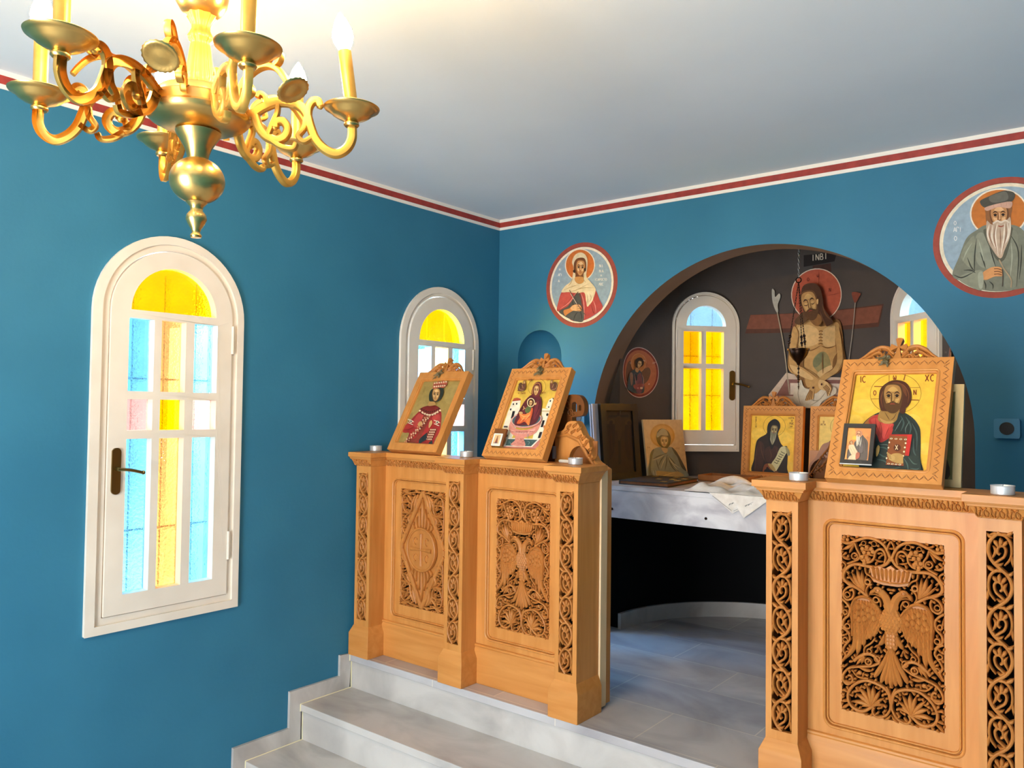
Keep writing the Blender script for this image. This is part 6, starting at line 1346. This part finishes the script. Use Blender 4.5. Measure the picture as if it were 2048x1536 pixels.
mb.ribbon([(1.380, .757), (1.466, .701)], .0012, f, -.001, .0004, 0); mb.ribbon([(1.590, .760), (1.476, .701)], .0012, f, -.001, .0004, 0)
build('embroidery', mb, M['steel'], R)

# hanging oil lamp in the apse
lx, ly = 1.575, .30; R = empty('hanging_oil_lamp', (lx, ly, H)); tag(R, 'dark hanging oil lamp on three chains in front of the mural', 'oil lamp')
def chain(mb, a, b, r=.0021, n=None):
    a, b = Vector(a), Vector(b); L = (b-a).length; n = n or max(4, int(L/.012)); t = (b-a)/L; s1 = t.orthogonal().normalized(); s2 = t.cross(s1)
    for k in range(n):
        c = a + t*L*(k+.5)/n; s = s1 if k % 2 else s2; l = L/n*.72
        mb.tube([c + t*l*math.cos(x) + s*r*1.7*math.sin(x) for x in [2*pi*i/8 for i in range(9)]], r*.55, 4)
mb = MB(); chain(mb, (lx, ly, H), (lx, ly, 1.752)); mb.tube([(lx, ly, 1.90), (lx + .006, ly, 1.872), (lx, ly, 1.845)], .002, 5); build('main_chain', mb, M['steel'], R)
mb = MB(); mb.tube([(lx + .012*math.cos(a), ly, 1.740 + .012*math.sin(a)) for a in [2*pi*k/16 for k in range(17)]], .0028, 6); build('ring', mb, M['bronze'], R)
for a in (-.55, 1.55, 3.65):
    ex, ey = lx + .046*math.cos(a), ly + .046*math.sin(a); mb = MB(); chain(mb, (lx, ly, 1.730), (ex, ey, 1.422), .0018)
    for zz, r in ((1.475, .008), (1.462, .006), (1.448, .008), (1.436, .005)): tt = (1.730 - zz)/(1.730 - 1.422); mb.ball((lx + (ex-lx)*tt, ly + (ey-ly)*tt, zz), r, 8)
    build('chain', mb, M['bronze'], R)
mb = MB(); mb.lathe([(.001, 1.340), (.006, 1.342), (.010, 1.352), (.024, 1.366), (.038, 1.385), (.044, 1.400), (.045, 1.408), (.050, 1.411), (.050, 1.418), (.044, 1.418), (.040, 1.400), (.001, 1.390)], 28, c=(lx, ly, 0)); build('bowl', mb, M['bronze'], R)
mb = MB(); mb.tube([(lx, ly, 1.342), (lx, ly, 1.228)], .002, 6)
for zz, r in ((1.325, .006), (1.306, .005), (1.288, .008), (1.276, .006), (1.262, .005), (1.240, .004)): mb.ball((lx, ly, zz), r, 8)
build('pendant', mb, M['bronze'], R)

# ================================================================== brass chandelier
cx, cy = 1.488, -2.666
R = empty('chandelier', (cx, cy, H)); tag(R, 'six-armed brass chandelier with candle bulbs hanging from the ceiling', 'chandelier')
c0 = (cx, cy, 0)
mb = MB(); mb.lathe([(.001, 1.4300), (.009, 1.4305), (.0105, 1.434), (.007, 1.440), (.009, 1.446), (.015, 1.456), (.0185, 1.464), (.017, 1.472), (.011, 1.480), (.0115, 1.487), (.017, 1.493), (.019, 1.4955)], 36, c=c0)
build('finial', mb, M['brass'], R, smooth=50)
mb = MB(); mb.lathe([(.018, 1.4955)] + [(.0485*math.sin(a), 1.5355 - .0425*math.cos(a)) for a in [.42 + (pi - .84)*k/22 for k in range(23)]] + [(.0185, 1.575)], 48, c=c0); build('ball', mb, M['brass'], R, smooth=50)
mb = MB(); mb.lathe([(.0185, 1.575), (.0195, 1.583), (.024, 1.596), (.031, 1.608), (.038, 1.619), (.040, 1.625), (.036, 1.629)], 40, c=c0); build('vase', mb, M['brass'], R, smooth=50)
mb = MB(); mb.lathe([(.034, 1.627), (.046, 1.6285), (.066, 1.634), (.084, 1.643), (.0905, 1.650), (.0915, 1.656), (.088, 1.660), (.0885, 1.676), (.083, 1.680), (.076, 1.681), (.073, 1.694), (.070, 1.697), (.030, 1.699), (.026, 1.699)], 56, c=c0); build('bowl', mb, M['brass'], R, smooth=40)
fl = lambda a, z: 1 + .07*math.cos(10*a)
mb = MB(); mb.lathe([(.024, 1.699), (.0265, 1.703), (.027, 1.716), (.0245, 1.720), (.0262, 1.724), (.0250, 1.730), (.0205, 1.760), (.0172, 1.786), (.0165, 1.792), (.021, 1.797), (.022, 1.802), (.019, 1.808), (.0155, 1.816), (.0158, 1.824), (.021, 1.834), (.026, 1.842)], 60, c=c0, flute=fl); build('fluted_column', mb, M['brass_cast'], R, smooth=60)
mb = MB(); mb.lathe([(.026, 1.842), (.037, 1.852), (.045, 1.866), (.048, 1.882), (.045, 1.900), (.035, 1.914), (.022, 1.922), (.014, 1.935), (.011, 1.950), (.008, 1.952), (.008, 2.120), (.012, 2.125), (.030, 2.140), (.050, 2.165), (.055, 2.181), (.001, 2.181)], 40, c=c0); build('stem', mb, M['brass'], R, smooth=50)
fa = lambda a, b, d=0.0: Vector((cx + a, cy - d, b))
def A2(mb, pts, w, n=6):
    q = cr([(p[0], 1.684 + p[1], 0) for p in pts], n); w = [x*1.6 for x in w] if hasattr(w, '__len__') else w*1.6
    if hasattr(w, '__len__'): w = [w[0] + (w[1]-w[0])*i/(len(q)-1) for i in range(len(q))]
    mb.ribbon(q, w, fa, -.0058, .0058, .0006, .35)
def make_arm():
    mb = MB()
    A2(mb, [(.078, -.022), (.094, -.020), (.112, -.007), (.134, .004), (.156, .007), (.178, .002), (.193, -.012), (.201, -.036), (.211, -.060), (.228, -.078), (.249, -.086), (.268, -.076), (.278, -.056), (.278, -.028)], (.0115, .0105))
    A2(mb, [(.100, -.022), (.108, -.044), (.122, -.060), (.140, -.066), (.155, -.058), (.160, -.043), (.151, -.030), (.139, -.032), (.137, -.042)], (.011, .009))
    A2(mb, [(.196, -.020), (.197, -.003), (.204, .010), (.214, .012), (.219, .002)], (.010, .009))
    A2(mb, [(.194, -.018), (.190, -.040), (.180, -.056), (.190, -.066), (.206, -.056)], (.007, .006))
    A2(mb, [(.124, -.058), (.132, -.036), (.140, -.016), (.142, .002)], (.0065, .006)); A2(mb, [(.120, .000), (.118, .014), (.108, .020), (.104, .012)], (.007, .006))
    A2(mb, [(.130, -.066), (.150, -.078), (.170, -.080), (.176, -.070)], (.007, .006))
    mb.ball(fa(.137, 1.684 - .042), .0062, 8); mb.ball(fa(.219, 1.684 + .002), .0062, 8)
    arm = build('arm', mb, M['brass_cast'], R, smooth=40)
    c = (cx + .277, cy, 1.684)
    mb = MB(); mb.lathe([(.001, -.034), (.012, -.034), (.0145, -.031), (.014, -.027), (.0115, -.0245), (.018, -.020), (.025, -.017), (.032, -.012), (.037, -.006), (.041, -.003), (.0455, -.001), (.0465, .0015), (.044, .0035), (.038, .002), (.014, -.006), (.001, -.006)], 40, fr=lambda x, y, z: Vector((c[0] + x*(1.12 if z > -.022 else 1.0), c[1] + y*(1.12 if z > -.022 else 1.0), c[2] + z))); build('drip_cup', mb, M['brass'], arm, smooth=50)
    mb = MB(); mb.lathe([(.001, -.006), (.0122, -.006), (.0122, .108), (.0115, .111), (.001, .111)], 24, c=c); build('candle_sleeve', mb, M['brass_cast'], arm, smooth=40)
    mb = MB(); mb.lathe([(.001, .110), (.009, .111), (.0125, .117), (.0180, .128), (.0195, .138), (.0175, .152), (.012, .167), (.006, .177), (.0025, .183), (.0005, .185)], 14, c=c); build('bulb', mb, M['bulb'], arm, smooth=60)
    return arm
arm = make_arm(); arm.rotation_euler.z = math.radians(-135)
for k in range(1, 6):
    c = copy_tree(arm, R); c.rotation_euler.z = math.radians(-135 + 60*k)
    if k == 3:                                                  # this candle leans a little towards the stem
        pv = Matrix.Translation((.277, 0, 1.684 - H)); L_ = pv @ Matrix.Rotation(math.radians(-8), 4, 'Y') @ pv.inverted()
        for ch in c.children:
            if not ch.name.startswith('drip'): ch.matrix_basis = L_
def make_scroll(disc):
    mb = MB()
    A2(mb, [(.080, -.008), (.094, -.014), (.100, .010), (.112, .026), (.134, .038), (.158, .040), (.180, .030), (.196, .012), (.206, -.004)], (.008, .006)); A2(mb, [(.150, .042), (.168, .058), (.184, .058), (.184, .044), (.170, .034)], (.006, .005)); A2(mb, [(.100, .008), (.116, .012), (.124, -.002), (.112, -.010)], (.006, .005))
    mb2 = MB()
    sc = build('scroll', mb, M['brass_cast'], R, smooth=40)
    if disc:
        ax_ = Vector((.55, 0, -.83)).normalized(); s1 = Vector((0, 1, 0)); s2 = ax_.cross(s1); ctr = Vector((cx + .215, cy, 1.672)); fr_ = lambda a, b, d: ctr + s1*a + s2*b + ax_*d
        mb = MB(); mb.lathe([(.001, -.003), (.026, -.003), (.029, .0), (.028, .002), (.024, .003), (.020, .001), (.012, .002), (.001, .003)], 40, fr=fr_, flute=lambda a, z: 1 + .025*math.cos(20*a)); build('rosette_disc', mb, M['brass'], sc, smooth=50)
    return sc
s_ = make_scroll(True); s_.rotation_euler.z = math.radians(-45); c = copy_tree(s_, R); c.rotation_euler.z = math.radians(15)
s2_ = make_scroll(False); s2_.rotation_euler.z = math.radians(-105)
for a in (75, 135, 195): c = copy_tree(s2_, R); c.rotation_euler.z = math.radians(a)
